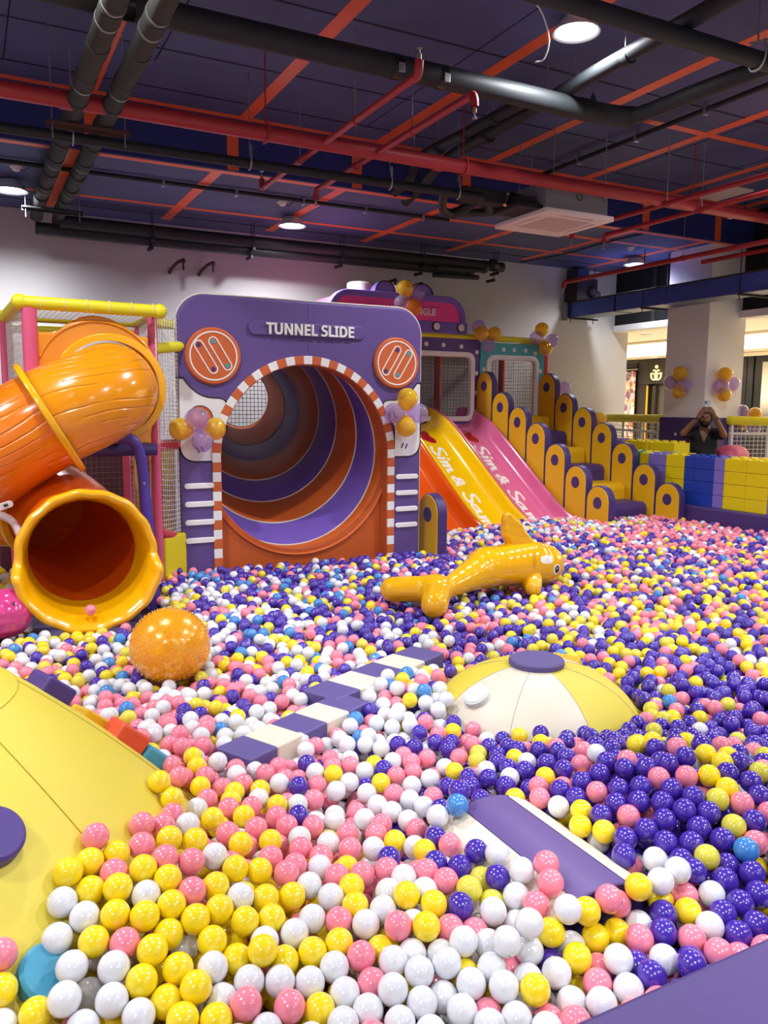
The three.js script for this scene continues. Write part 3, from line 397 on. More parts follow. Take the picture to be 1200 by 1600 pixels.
  // round badges with two slanted loops
  for (const [x, y, sx] of [[1.803, 2.2, 1], [3.477, 2.195, -1]]) {
    const b = t.add('badge', disc([x, y, ZP - 0.002], [0, 0, 1], 0.228, 0.03, 64, 0.012), M.orange);
    t.add('badge_ring', extr(ring2(x, y, 0.197, 0.012), ZP + 0.026, 0.006, 0.002, 64), M.white, b);
    const a = sx * 0.55;
    [[-0.062, -0.01, 0, 1], [0.055, 0.02, 1, 0]].forEach(([dx, dy], i) => {
      const o = rrect(-0.04, 0.04, -0.15, 0.15, 0.0399), hh = new THREE.Path(rrect(-0.03, 0.03, -0.14, 0.14, 0.0299).getPoints(10)); o.holes.push(hh); const g = extr(o, ZP + 0.026, 0.006, 0.002, 16); g.rotateZ(a); g.translate(x + dx * sx, y + dy * 1.0 - sx * 0 , 0); t.add('loop', g, M.white, b);
      for (const e of [-1, 1]) t.add('dot', disc([x + dx * sx - e * 0.11 * Math.sin(a), y + dy + e * 0.11 * Math.cos(a), ZP + 0.026], [0, 0, 1], 0.019, 0.005, 20, 0.002), (i === 0) === (sx > 0) ? M.purpleDark : M.tealDot, b);
    });
  }
  // white cheeks with a black outline, orange cap and slanted strokes (flat print)
  const cheek = (mirror) => { const f = (x) => (mirror ? 5.26 - x : x), sh = new THREE.Shape(); const P = [[1.518, 2.02], [1.56, 2.02]]; sh.moveTo(f(1.518), 2.02); sh.lineTo(f(1.56), 2.02); sh.bezierCurveTo(f(1.63), 1.92, f(1.7), 1.87, f(1.8), 1.868); sh.bezierCurveTo(f(1.87), 1.868, f(1.925), 1.86, f(1.905), 1.79); sh.lineTo(f(1.79), 1.62); sh.lineTo(f(1.79), 1.352); sh.lineTo(f(1.66), 1.352); sh.bezierCurveTo(f(1.57), 1.352, f(1.518), 1.4, f(1.518), 1.5); sh.lineTo(f(1.518), 2.02); return sh; };
  for (const m of [false, true]) {
    const sh = cheek(m); const c = t.add('cheek', new THREE.ShapeGeometry(sh, 16).translate(0, 0, ZP + 0.0016), M.cheekWhite || (M.cheekWhite = mat(0xe2e0dc, 0.5, { side: THREE.DoubleSide })));
    t.add('outline', hose(sh.getSpacedPoints(90).map((p) => [p.x, p.y, ZP + 0.0005]), 0.0065, 260, 5, true).scale(1, 1, 1), M.black, c);
    const f = (x) => (m ? 5.26 - x : x);
    for (const dx of [0, 0.04]) t.add('stroke', rod([f(1.655 + dx), 1.47 + dx * 0.15, ZP + 0.002], [f(1.675 + dx), 1.425 + dx * 0.15, ZP + 0.002], 0.006, 6), M.black, c);
    if (!m) { t.add('cap_print', new THREE.CircleGeometry(0.1, 32).translate(1.69, 1.7, ZP + 0.003), M.orange, c); t.add('outline', extr(ring2(1.69, 1.7, 0.106, 0.007), ZP + 0.002, 0.003, 0.0005, 48), M.black, c); t.add('ear', new THREE.CircleGeometry(0.022, 16).translate(1.71, 1.75, ZP + 0.0045), M.black, c); t.add('ear', new THREE.CircleGeometry(0.02, 16).translate(1.755, 1.69, ZP + 0.0045), M.black, c); }
    else for (const dx of [0, 0.05]) t.add('stroke', rod([3.41 + dx, 1.76, ZP + 0.002], [3.435 + dx, 1.7, ZP + 0.002], 0.008, 6), M.black, c);
  }
  // white louvre bars
  for (let i = 0; i < 4; i++) { const y = 1.155 - i * 0.15; t.add('bar', extr(rrect(1.545, 1.79, y - 0.023, y + 0.023, 0.0229), ZP - 0.002, 0.018, 0.007), M.white); t.add('bar', extr(rrect(3.485, 3.72, y + 0.012 - 0.023, y + 0.012 + 0.023, 0.0229), ZP - 0.002, 0.018, 0.007), M.white); }
  t.add('side_pad', rbox(1.5, 1.56, 0.22, 0.75, -7.4, ZP - 0.11, 0.02), M.yellow);
}
// ---------------------------------------------------------------- three slides side by side
{
  const prof = new THREE.CatmullRomCurve3([[-10.25, 1.6], [-9.95, 1.585], [-9.5, 1.43], [-9.03, 1.14], [-8.46, 0.75], [-7.95, 0.42], [-7.6, 0.27], [-7.2, 0.22]].map(([z, y]) => V(0, y, z)), false, 'catmullrom', 0.5);
  const sect = [[-0.335, 0.14], [-0.337, 0.2], [-0.325, 0.213], [-0.305, 0.205], [-0.29, 0.17], [-0.265, 0.08], [-0.235, 0.03], [-0.19, 0.008], [-0.1, 0], [0, 0], [0.1, 0], [0.19, 0.008], [0.235, 0.03], [0.265, 0.08], [0.29, 0.17], [0.305, 0.205], [0.325, 0.213], [0.337, 0.2], [0.335, 0.14]];
  const loft = (cx, sec, off = 0, u0 = 0, u1 = 1, N = 70) => { const pos = [], uv = [], idx = [], m = sec.length; for (let j = 0; j <= N; j++) { const u = lerp(u0, u1, j / N), p = prof.getPointAt(u), tn = prof.getTangentAt(u), nx = V(0, tn.z, -tn.y).normalize(); if (nx.y < 0) nx.negate(); for (let i = 0; i < m; i++) { pos.push(cx + sec[i][0], p.y + nx.y * (sec[i][1] + off), p.z + nx.z * (sec[i][1] + off)); uv.push(i / (m - 1), j / N); } } for (let j = 0; j < N; j++) for (let i = 0; i < m - 1; i++) { const a = j * m + i; idx.push(a, a + m, a + 1, a + 1, a + m, a + m + 1); } const g = new THREE.BufferGeometry(); g.setAttribute('position', new THREE.Float32BufferAttribute(pos, 3)); g.setAttribute('uv', new THREE.Float32BufferAttribute(uv, 2)); g.setIndex(idx); g.computeVertexNormals(); return g; };
  // brushed lettering, stroke by stroke, reading down the slide
  const paint = (bg, heartX) => canvasTex(256, 1024, (c, w, h) => {
    c.fillStyle = bg; c.fillRect(0, 0, w, h); c.lineCap = c.lineJoin = 'round'; c.strokeStyle = '#f4efe8';
    c.save(); c.translate(w / 2, h * 0.318); c.rotate(Math.PI / 2); // +x runs down the slide, -y to the viewer's right
    const stroke = (lw, ...pts) => { c.lineWidth = lw; c.beginPath(); c.moveTo(pts[0][0], pts[0][1]); for (let i = 1; i < pts.length; i++) c.bezierCurveTo(...pts[i]); c.stroke(); };
    const S = (x) => stroke(21, [x + 52, -58], [x + 20, -76, x - 8, -48, x + 14, -22], [x + 36, 2, x + 62, 8, x + 48, 36], [x + 36, 58, x + 6, 56, x - 6, 34]);
    const mm = (x) => { stroke(19, [x, -14], [x + 4, 10, x + 2, 26, x, 48]); stroke(19, [x + 2, 20], [x + 10, -16, x + 34, -24, x + 30, 4], [x + 28, 22, x + 26, 34, x + 26, 48]); stroke(19, [x + 29, 16], [x + 38, -14, x + 62, -22, x + 58, 6], [x + 55, 30, x + 58, 50, x + 72, 40]); };
    S(0); stroke(19, [78, -14], [80, 10, 78, 26, 74, 48]); stroke(20, [84, -46], [85, -46, 86, -47, 86, -48]); mm(104);
    stroke(18, [266, 44], [240, 10, 216, -14, 230, -34], [244, -50, 262, -34, 250, -16], [236, 4, 206, 12, 210, 32], [216, 52, 250, 44, 262, 4]);
    S(326); stroke(19, [438, -2], [416, -18, 388, 6, 394, 32], [402, 54, 430, 38, 438, 4]); stroke(19, [440, -10], [436, 20, 436, 50, 456, 42]); mm(474);
    c.restore();
    c.fillStyle = '#a8101c'; c.save(); c.translate(w * 0.5, h * 0.232); c.rotate(Math.PI / 2 - 0.2); c.scale(1.15, 1.35); c.beginPath(); c.moveTo(0, 52); c.bezierCurveTo(-78, -8, -52, -62, 0, -26); c.bezierCurveTo(52, -62, 78, -8, 0, 52); c.fill(); c.restore();
    c.fillStyle = '#f4efe8'; c.beginPath(); c.moveTo(w * 0.28, h * 0.093); c.lineTo(w * 0.62, h * 0.083); c.lineTo(w * 0.7, h * 0.105); c.lineTo(w * 0.55, h * 0.1); c.closePath(); c.fill();
  });
  for (const [cx, m, col, label] of [[6.265, M.slidePink, '#df6a97', 'pink open slide with white brushed lettering and a red heart, beside the picket steps'], [5.575, M.slideYellow, '#f6c405', 'yellow open slide with white brushed lettering, middle of the three'], [4.885, M.slideOrange, null, 'orange open slide mostly hidden behind the tunnel front']]) {
    const t = new Thing('slide', label, 'slide', [cx, 0.2, -8.6]);
    m.side = THREE.DoubleSide; t.add('bed', loft(cx, sect), m);
    t.add('skirt', [loft(cx, [[-0.335, 0.14], [-0.3, -0.02], [-0.2, -0.05], [0.2, -0.05], [0.3, -0.02], [0.335, 0.14]])], m);
    if (col) { const pm = gloss(0xffffff); pm.map = paint(col); const g = loft(cx, [[-0.17, 0.0045], [-0.1, 0.003], [0, 0.003], [0.1, 0.003], [0.17, 0.0045]], 0, 0.04, 0.93); const uv = g.attributes.uv; for (let i = 0; i < uv.count; i++) uv.setY(i, 1 - uv.getY(i)); t.add('print', g, pm); }
  }
}
// ---------------------------------------------------------------- padded picket barriers and the soft steps between them
function picket(t, x, z0, z1, y0, y1) { // a slab in the yz plane, rounded on top, 0.09 thick, faces across x
  const r = (z1 - z0) / 2, mk = (e) => { const s = new THREE.Shape(); s.moveTo(-z1 + e, y0); s.lineTo(-z0 - e, y0); s.lineTo(-z0 - e, y1 - r); s.absarc(-(z0 + z1) / 2, y1 - r, r - e, 0, Math.PI); s.lineTo(-z1 + e, y0); return s; };
  const turn = (g, x0) => { g.rotateY(Math.PI / 2); g.translate(x0, 0, 0); return g; }; // (x,y,z) -> (z, y, -x)
  const p = t.add('picket', turn(extr(mk(0.0), 0, 0.1, 0.014), x), M.purpleDark);
  for (const [xa, sg] of [[x - 0.006, 0], [x + 0.088, 1]]) t.add('face', turn(extr(mk(0.014), 0, 0.018, 0.006), xa), M.yellow, p);
  const cy = y1 - r - 0.01, cz = (z0 + z1) / 2; for (const [xa, d] of [[x - 0.005, -1], [x + 0.105, 1]]) t.add('spot', disc([xa, cy, cz], [d, 0, 0], 0.072, 0.006, 36, 0.003), M.purpleDark, p);
  return p;
}
const PT = [2.32, 2.02, 1.82, 1.615, 1.36, 1.11, 0.895];
for (const [x, dz, label] of [[6.64, 0, 'row of seven stepped yellow pickets with purple spots, beside the pink slide'], [7.72, 0.06, 'row of seven stepped yellow pickets with purple spots, nearer the toy bricks']]) {
  const t = new Thing('picket_barrier', label, 'barrier', [x, 0.2, -8.5]);
  PT.forEach((y, i) => { const z = -9.86 + i * 0.404 + dz; picket(t, x, z, z + 0.396, 0.2, y); });
}
{ const t = new Thing('picket_barrier', 'single low yellow picket beside the right edge of the tunnel front', 'barrier', [3.83, 0.2, -6.45]); picket(t, 3.84, -6.66, -6.28, 0.2, 1.0); }
{
  const t = new Thing('soft_steps', 'padded steps in yellow and purple climbing between the two picket rows', 'steps', [7.25, 0.2, -8.5]);
  for (let i = 0; i < 6; i++) { const z = -7.5 - i * 0.4, y = 0.62 + i * 0.215; const s = new THREE.Shape(); s.moveTo(0, 0.2); s.lineTo(0, y - 0.09); s.absarc(-0.09, y - 0.09, 0.09, 0, Math.PI / 2); s.lineTo(-0.42, y); s.lineTo(-0.42, 0.2); const g = extr(s, 0, 0.96, 0.012); g.rotateY(-Math.PI / 2); g.translate(7.71, 0, z); t.add('step', g, i % 2 ? M.yellow : M.purpleDark); }
}
// ---------------------------------------------------------------- the play frame behind the slides, with its sign
{
  const ZF = -9.85, t = new Thing('play_frame', 'padded play frame with purple and teal window panels under a pink sign, behind the slides', 'play structure', [6, 0, ZF]);
  const win = (x0, x1, y0, y1, wx0, wx1, wy0, wy1, m) => { const s = rrect(x0, x1, y0, y1, 0.02); s.holes.push(new THREE.Path(rrect(wx0, wx1, wy0, wy1, 0.12).getPoints(8))); const p = t.add('window_panel', extr(s, ZF - 0.06, 0.06, 0.012), m); const w = rrect(wx0 - 0.015, wx1 + 0.015, wy0 - 0.015, wy1 + 0.015, 0.13); w.holes.push(new THREE.Path(rrect(wx0 + 0.06, wx1 - 0.06, wy0 + 0.06, wy1 - 0.06, 0.07).getPoints(8))); t.add('window_trim', extr(w, ZF - 0.045, 0.085, 0.02), M.white, p); return p; };
  const dots = (p, list) => { for (const [x, y] of list) t.add('dot', disc([x, y, ZF - 0.003], [0, 0, 1], 0.032, 0.008, 20, 0.003), M.white, p); };
  const pp = win(5.42, 6.68, 1.2, 2.79, 5.5, 6.57, 1.62, 2.58, M.purple); dots(pp, [[5.6, 2.68], [5.78, 2.685], [6.06, 2.68], [6.36, 2.67], [6.63, 2.6], [6.625, 2.3], [6.625, 2.02], [6.625, 1.75], [6.625, 1.5]]);
  const tp2 = win(6.69, 7.86, 1.2, 2.75, 6.8, 7.72, 1.56, 2.56, M.teal); dots(tp2, [[6.76, 2.36], [6.745, 2.1], [6.75, 1.8], [7.1, 2.655], [7.29, 2.655], [7.5, 2.655], [7.68, 2.62], [7.785, 2.36], [7.79, 2.08], [7.79, 1.8], [7.79, 1.52]]);
  win(4.2, 5.41, 1.2, 2.79, 4.32, 5.3, 1.62, 2.58, M.purple);
  t.add('top_rail', rod([4.2, 2.81, ZF - 0.03], [7.9, 2.81, ZF - 0.03], 0.042, 16), M.railYellow); for (let i = 0; i < 12; i++) t.add('tie', new THREE.TorusGeometry(0.043, 0.003, 6, 16).rotateY(Math.PI / 2).translate(4.5 + i * 0.3, 2.81, ZF - 0.03), M.cream);
  t.add('rail', rod([4.2, 2.78, -11], [7.9, 2.78, -11], 0.042, 12), M.railYellow); t.add('rail', rod([7.88, 2.78, -11], [7.88, 2.78, ZF], 0.042, 12), M.railYellow);
  for (const [x, z] of [[7.9, ZF - 0.04], [7.9, -11], [6.67, -11], [5.42, -11], [4.2, -11], [4.2, ZF - 0.04]]) t.add('post', rod([x, 0, z], [x, 2.78, z], 0.055, 14), M.redPad);
  t.add('platform', rbox(4.2, 7.86, 1.5, 1.6, -11, ZF - 0.06, 0.02), M.purpleDark); t.add('back_pad', rbox(4.2, 7.86, 1.6, 1.66, -11.02, -10.94, 0.02), M.redPad);
  t.add('window_net', net([4.3, 1.6, ZF - 0.07], [3.5, 0, 0], [0, 1.0, 0], 76, 22, 0.0024), M.netGrey); t.add('back_net', net([4.2, 1.6, -11], [3.7, 0, 0], [0, 1.15, 0], 60, 18, 0.0024), M.netGrey);
  t.add('side_net', net([7.9, 1.6, ZF - 0.06], [0, 0, -1.08], [0, 1.15, 0], 20, 20, 0.0024), M.netGrey);
  // sign band with black ringed lamps
  t.add('sign_band', rbox(4.2, 6.45, 2.835, 3.005, ZF - 0.07, ZF + 0.02, 0.02), M.lilac);
  for (let i = 0; i < 6; i++) { const x = 4.3 + i * 0.405; const r = t.add('ring', disc([x, 2.925, ZF + 0.018], [0, 0, 1], 0.068, 0.014, 28, 0.004), M.black); t.add('dot', disc([x + 0.006, 2.928, ZF + 0.031], [0, 0, 1], 0.052, 0.01, 28, 0.004), M.white, r); }
  const arch = (e, r) => rrect(4.28 + e, 6.4 - e, 2.99, 3.345 - e, [0.02, 0.02, r, r]);
  t.add('sign_hood', extr(arch(0.04, 0.26), -10.9, 0.98, 0.02), M.hoodPink || (M.hoodPink = vinyl(0xc65a8a)));
  const a0 = new THREE.Shape(); { const o = arch(0, 0.3).getPoints(14), x0 = 4.28, x1 = 6.4; a0.moveTo(x0, 2.96); a0.lineTo(x0, 3.045); a0.absarc(x0 + 0.3, 3.045, 0.3, Math.PI, Math.PI / 2, true); a0.lineTo(x1 - 0.3, 3.345); a0.absarc(x1 - 0.3, 3.045, 0.3, Math.PI / 2, 0, true); a0.lineTo(x1, 2.96); a0.lineTo(x1 - 0.085, 2.96); a0.lineTo(x1 - 0.085, 3.045); a0.absarc(x1 - 0.3, 3.045, 0.215, 0, Math.PI / 2); a0.lineTo(x0 + 0.3, 3.26); a0.absarc(x0 + 0.3, 3.045, 0.215, Math.PI / 2, Math.PI); a0.lineTo(x0 + 0.085, 2.96); a0.lineTo(x0, 2.96); }
  t.add('sign_border', extr(a0, ZF - 0.09, 0.13, 0.015), M.lilac);
  t.add('sign_board', extr(rrect(4.34, 6.34, 2.995, 3.27, [0.01, 0.01, 0.22, 0.22]), ZF - 0.06, 0.075, 0.008), M.magenta);
  const plate = t.add('sign_plate', extr(rrect(4.85, 6.0, 3.05, 3.185, 0.05), ZF + 0.012, 0.02, 0.008), M.magenta);
  const tx = new TextGeometry('TINGLE & JINGLE', { font: fontSans, size: 0.082, depth: 0.01, curveSegments: 6, bevelEnabled: true, bevelThickness: 0.002, bevelSize: 0.004, bevelSegments: 2 }); tx.computeBoundingBox(); tx.scale(0.93 / tx.boundingBox.max.x, 1, 1); tx.translate(4.97, 3.077, ZF + 0.032); t.add('lettering', tx, M.white, plate);
  for (const x of [5.13, 5.72]) { const s = new THREE.Shape(); s.moveTo(x - 0.16, 3.33); s.absarc(x, 3.33, 0.16, Math.PI, 0, true); const b = t.add('bump', extr(s, ZF - 0.16, 0.16, 0.02), M.lilac); t.add('outline', new THREE.TorusGeometry(0.155, 0.008, 6, 40, Math.PI).translate(x, 3.335, ZF + 0.0), M.black, b); }
  for (const x of [4.95, 5.6]) t.add('chimney', disc([x, 3.34, -10.3], [0, 1, 0], 0.17, 0.17, 36, 0.02), M.white);
}
// ---------------------------------------------------------------- climbing tower at the left
{
  const t = new Thing('climbing_tower', 'pink posted climbing tower with yellow top rails, orange panel and white nets at left', 'play structure', [0.83, 0, -6.05]);
  const post = (x, z, y0, y1, m = M.pinkPad, r = 0.05) => t.add('post', rod([x, y0, z], [x, y1, z], r, 16), m), rail = (a, b, m = M.railYellow, r = 0.045) => t.add('rail', rod(a, b, r, 16), m);
  post(0.425, -6.05, 1.45, 2.45); post(1.275, -6.2, 0, 2.45, M.pinkPad, 0.036); post(0.33, -7.15, 0, 2.45); post(1.36, -7.1, 0, 2.46); post(1.34, -6.5, 1.5, 2.46, M.pinkPad, 0.03);
  const tr = rail([0.36, 2.49, -6.05], [1.31, 2.48, -6.05]); for (let i = 0; i < 6; i++) t.add('tie', new THREE.TorusGeometry(0.046, 0.003, 6, 16).rotateY(Math.PI / 2).translate(0.5 + i * 0.15, 2.488, -6.05), M.cream, tr);
  for (const p of [[0.37, 2.49, -6.05], [1.3, 2.48, -6.05], [0.33, 2.49, -7.15]]) t.add('corner_pad', ball(...p, 0.054), M.railYellow);
  rail([0.37, 2.49, -6.05], [0.33, 2.49, -7.15]); rail([1.28, 2.48, -6.05], [1.34, 2.49, -7.1], M.railYellow, 0.035); rail([-3, 2.5, -7.15], [1.68, 2.5, -7.15], M.railYellow, 0.042); rail([0.3, 2.5, -8.3], [1.75, 2.5, -8.3], M.railYellow, 0.042);
  rail([1.27, 2.22, -6.2], [1.66, 2.29, -6.62], M.railYellow, 0.04); rail([1.22, 1.5, -6.22], [1.66, 1.49, -6.66], M.redPad, 0.042); rail([0.9, 1.49, -6.24], [1.27, 1.5, -6.22], M.redPad, 0.04); rail([1.29, 0.83, -6.22], [1.5, 0.73, -6.5], M.redPad, 0.036); rail([1.12, 0.87, -6.4], [1.28, 0.85, -6.24], M.pinkPad, 0.036); rail([0.43, 1.48, -6.06], [1.25, 1.48, -6.06], M.purpleDark, 0.045); post(1.14, -6.6, 0.2, 1.5, M.pinkPad, 0.045); rail([0.9, 0.85, -6.75], [1.2, 0.85, -6.75], M.pinkPad, 0.042);
  // moulded orange panel with an arched top and a raised hood round the tube mouth
  const s = new THREE.Shape(); s.moveTo(0.47, 1.52); s.lineTo(1.22, 1.52); s.lineTo(1.22, 2.29); s.lineTo(1.16, 2.3); s.bezierCurveTo(1.06, 2.33, 1.04, 2.42, 0.85, 2.43); s.bezierCurveTo(0.66, 2.42, 0.66, 2.31, 0.56, 2.3); s.lineTo(0.47, 2.3); s.lineTo(0.47, 1.52);
  s.holes.push(new THREE.Path(circleShape(0.93, 1.93, 0.33).getPoints(30)));
  const pn = t.add('panel', extr(s, -6.14, 0.06, 0.015), M.tubePanel || (M.tubePanel = gloss(0xe89312, 0.3)));
  t.add('panel_rib', [new THREE.TorusGeometry(0.42, 0.012, 8, 50, 2.4).rotateZ(0.35).translate(0.87, 1.97, -6.08)], M.tubePanel, pn); t.add('bolt_plate', rbox(0.47, 0.56, 1.98, 2.01, -6.085, -6.07, 0.004), M.acGrey, pn);
  // nets: left side, roof, right side
  t.add('net', net([0.42, 1.5, -6.1], [-0.09, 0, -1.0], [0, 0.96, 0], 22, 22, 0.0025), M.netWhite); t.add('net', net([0.4, 2.48, -6.08], [0.88, 0, 0], [0, 0.01, -1.05], 22, 24, 0.0022), M.netWhite);
  t.add('net', net([1.28, 1.52, -6.1], [0.06, 0, -1.0], [0, 0.96, 0], 24, 22, 0.0025, 0.02), M.netWhite); t.add('net', net([1.3, 1.52, -6.24], [0.38, 0, -0.4], [0, 0.96, 0], 16, 30, 0.0025, 0.03), M.netWhite); t.add('net', net([1.3, 1.55, -7.14], [0.38, 0, 0], [0, 0.94, 0], 14, 30, 0.0025), M.netWhite);
  t.add('net', net([1.3, 0.8, -6.24], [0.36, 0, -0.4], [0, 0.68, 0], 18, 17, 0.0025, 0.03), M.netWhite); t.add('net', net([1.12, 0.86, -6.42], [0.16, 0, 0.2], [0, 0.62, 0], 8, 14, 0.0025, 0.02), M.netWhite); t.add('net', net([0.5, 0.86, -6.78], [0.68, 0, 0], [0, 0.62, 0], 16, 14, 0.0025), M.netGrey);
  t.add('net', net([-2.5, 1.5, -7.15], [2.8, 0, 0], [0, 1.0, 0], 56, 20, 0.003), M.netWhite);
  t.add('back_panel', rbox(0.2, 1.25, 0.3, 1.45, -7.45, -7.38, 0.02), M.maroon || (M.maroon = vinyl(0x4c222c))); t.add('back_panel', rbox(-3, 0.22, 0.3, 2.4, -7.6, -7.5, 0.02), M.redPad); t.add('yellow_panel', rbox(1.27, 1.66, 0.2, 1.48, -7.3, -7.24, 0.02), M.yellowPad); t.add('low_pad', rbox(0, 0.5, 0.2, 0.78, -0.04, 0.04, 0.02).rotateY(0.8).translate(1.31, 0, -6.28), M.yellowPad);
}
{ const t = new Thing('padded_arch', 'purple padded tubular arch standing beside the round tube exit', 'arch', [1.1, 0.2, -5.9]); t.add('tube', hose([[0.8, 1.5, -6.02], [0.86, 1.57, -5.99], [0.99, 1.575, -5.92], [1.06, 1.55, -5.9], [1.1, 1.45, -5.9], [1.13, 1.1, -5.9], [1.165, 0.55, -5.9], [1.18, 0.2, -5.9]], 0.04, 70, 14), M.arch || (M.arch = vinyl(0x4a3596))); for (const [x, y] of [[1.117, 1.25], [1.14, 0.95]]) t.add('snap', disc([x, y, -5.862], [0, 0, 1], 0.01, 0.004, 12), M.acGrey); }
{ const t = new Thing('soft_cushion', 'big olive yellow padded block far left behind the white handle', 'cushion', [-0.2, 0.2, -8.2]); t.put('body', new RoundedBoxGeometry(1.3, 0.75, 0.5, 5, 0.2).translate(0, 0.38, 0), M.yellowPad); t.put('seam', new THREE.TorusGeometry(0.01, 0.004, 4, 8).translate(0.1, 0.5, 0.25), M.yellow); }
{ const t = new Thing('handrail', 'white bent tube handrail with a slotted bracket at the left edge', 'handrail', [0.25, 0.3, -5.7]); t.add('tube', hose([[-0.3, 1.1, -5.9], [0.05, 1.1, -5.85], [0.17, 1.08, -5.82], [0.25, 1.03, -5.78], [0.288, 0.93, -5.74], [0.3, 0.75, -5.72], [0.302, 0.3, -5.72]], 0.026, 50, 12), M.handle || (M.handle = mat(0xd9c9c6, 0.35))); const g = extr(rrect(-0.2, 0.1, -0.022, 0.022, 0.0219), 0, 0.02, 0.004); g.rotateZ(0.3); g.translate(0.15, 1.15, -5.6); t.add('bracket', g, M.handle2 || (M.handle2 = mat(0xcfcac6, 0.4))); t.add('slot', rod([0.19, 1.165, -5.578], [0.215, 1.172, -5.578], 0.008, 8), M.dark); }
// ---------------------------------------------------------------- tube slide
const TUBE = new THREE.CatmullRomCurve3([[0.945, 1.925, -6.14], [0.92, 1.905, -6.0], [0.79, 1.84, -5.88], [0.51, 1.71, -5.84], [0.15, 1.47, -5.96], [-0.06, 1.25, -6.18], [-0.02, 1.14, -6.42], [0.24, 1.1, -6.47], [0.48, 1.08, -6.3], [0.61, 1.0, -5.98], [0.63, 0.91, -5.6], [0.625, 0.875, -5.3]].map((p) => V(...p)), false, 'centripetal');
const uNear = (p) => { let b = 9, u = 0; for (let i = 0; i <= 400; i++) { const d = TUBE.getPointAt(i / 400).distanceTo(V(...p)); if (d < b) { b = d; u = i / 400; } } return u; };
{
  const t = new Thing('tube_slide', 'orange yellow wood grained tube slide winding down to a wavy round mouth', 'slide', [0.6, 0.2, -5.5]);
  // wood grain: grooves along the tube, knots where they swirl
  const grain = dataTex(512, (u, v) => { const w = v * 30 + 2.6 * fbm(u * 3, v * 4, 0, 61, 3) + 5 * fbm(u * 1.2 + 9, v * 1.6, 0, 63, 2), f = w - Math.floor(w), keep = noise2(u * 5, v * 30, 0, 66) > 0.42 ? 1 : 0; return grey(1 - keep * Math.max(0, 1 - Math.abs(f - 0.5) / 0.1)); });
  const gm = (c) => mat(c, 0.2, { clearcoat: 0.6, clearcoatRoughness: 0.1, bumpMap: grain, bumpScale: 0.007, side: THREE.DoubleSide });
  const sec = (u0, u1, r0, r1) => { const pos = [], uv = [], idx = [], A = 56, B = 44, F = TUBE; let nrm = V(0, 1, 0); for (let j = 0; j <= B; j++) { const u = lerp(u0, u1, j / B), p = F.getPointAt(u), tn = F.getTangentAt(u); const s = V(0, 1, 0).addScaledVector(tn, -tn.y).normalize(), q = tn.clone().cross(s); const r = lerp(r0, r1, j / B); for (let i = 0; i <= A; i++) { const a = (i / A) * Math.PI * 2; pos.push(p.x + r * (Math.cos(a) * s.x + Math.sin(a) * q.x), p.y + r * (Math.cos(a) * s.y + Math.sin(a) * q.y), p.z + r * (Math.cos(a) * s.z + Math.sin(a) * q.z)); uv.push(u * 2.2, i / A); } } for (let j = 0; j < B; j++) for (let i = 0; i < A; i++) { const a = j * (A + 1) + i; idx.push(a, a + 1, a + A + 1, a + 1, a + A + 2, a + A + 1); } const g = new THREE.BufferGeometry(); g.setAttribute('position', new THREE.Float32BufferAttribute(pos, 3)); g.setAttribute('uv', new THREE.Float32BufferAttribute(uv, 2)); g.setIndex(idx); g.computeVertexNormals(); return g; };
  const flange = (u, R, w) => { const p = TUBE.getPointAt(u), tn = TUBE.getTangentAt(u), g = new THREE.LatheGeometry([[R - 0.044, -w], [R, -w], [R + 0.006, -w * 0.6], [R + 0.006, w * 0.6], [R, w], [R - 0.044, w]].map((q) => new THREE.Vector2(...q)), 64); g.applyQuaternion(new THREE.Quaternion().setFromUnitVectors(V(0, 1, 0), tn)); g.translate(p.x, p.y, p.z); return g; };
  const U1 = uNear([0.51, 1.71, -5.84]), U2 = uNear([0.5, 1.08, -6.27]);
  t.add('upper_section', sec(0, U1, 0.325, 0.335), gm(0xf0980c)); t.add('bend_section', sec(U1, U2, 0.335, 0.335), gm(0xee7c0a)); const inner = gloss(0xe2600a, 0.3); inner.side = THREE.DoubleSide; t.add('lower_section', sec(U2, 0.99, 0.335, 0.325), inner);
  const fl = t.add('wall_flange', flange(0.02, 0.385, 0.018), M.tubeRim); for (let i = 0; i < 10; i++) { const a = (i / 10) * Math.PI * 2 + 0.2; t.add('bolt', ball(0.943 + 0.366 * Math.cos(a), 1.925 + 0.366 * Math.sin(a), -6.085, 0.011, 10, 8), M.tapeSilver, fl); }
  t.add('joint_flange', flange(U1, 0.4, 0.022), M.tubeRim); t.add('joint_flange', flange(U2, 0.385, 0.02), M.tubeRim);
  // the mouth: a flared, wavy rolled rim whose lower half runs out as a trough
  const E0 = TUBE.getPointAt(0.99), pos = [], idx = [], A = 160, prof = [[0.322, -0.02], [0.335, 0.08], [0.352, 0.17], [0.366, 0.215], [0.38, 0.235], [0.4, 0.235], [0.415, 0.215], [0.418, 0.19], [0.41, 0.165], [0.37, 0.16], [0.345, 0.05]];
  for (let i = 0; i <= A; i++) { const a = (i / A) * Math.PI * 2, low = smooth(clamp((-Math.sin(a) + 0.02) / 0.22, 0, 1)), wav = 1 + 0.008 * Math.sin(a * 16) + 0.006 * Math.sin(a * 7 + 1), k = 1 + 0.07 * low; prof.forEach(([r, d], q) => { const f = clamp(q / 4, 0, 1), R = q > 2 && q < 9 ? r * wav * lerp(1, k, f) : r; pos.push(E0.x + R * Math.cos(a), E0.y + R * Math.sin(a) - 0.01 * low * f, E0.z + d * 1.0 + (q > 1 && q < 10 ? 0.1 * low * f : 0)); }); }
  const m = prof.length; for (let i = 0; i < A; i++) for (let k = 0; k < m - 1; k++) { const a = i * m + k; idx.push(a, a + m, a + 1, a + 1, a + m, a + m + 1); }
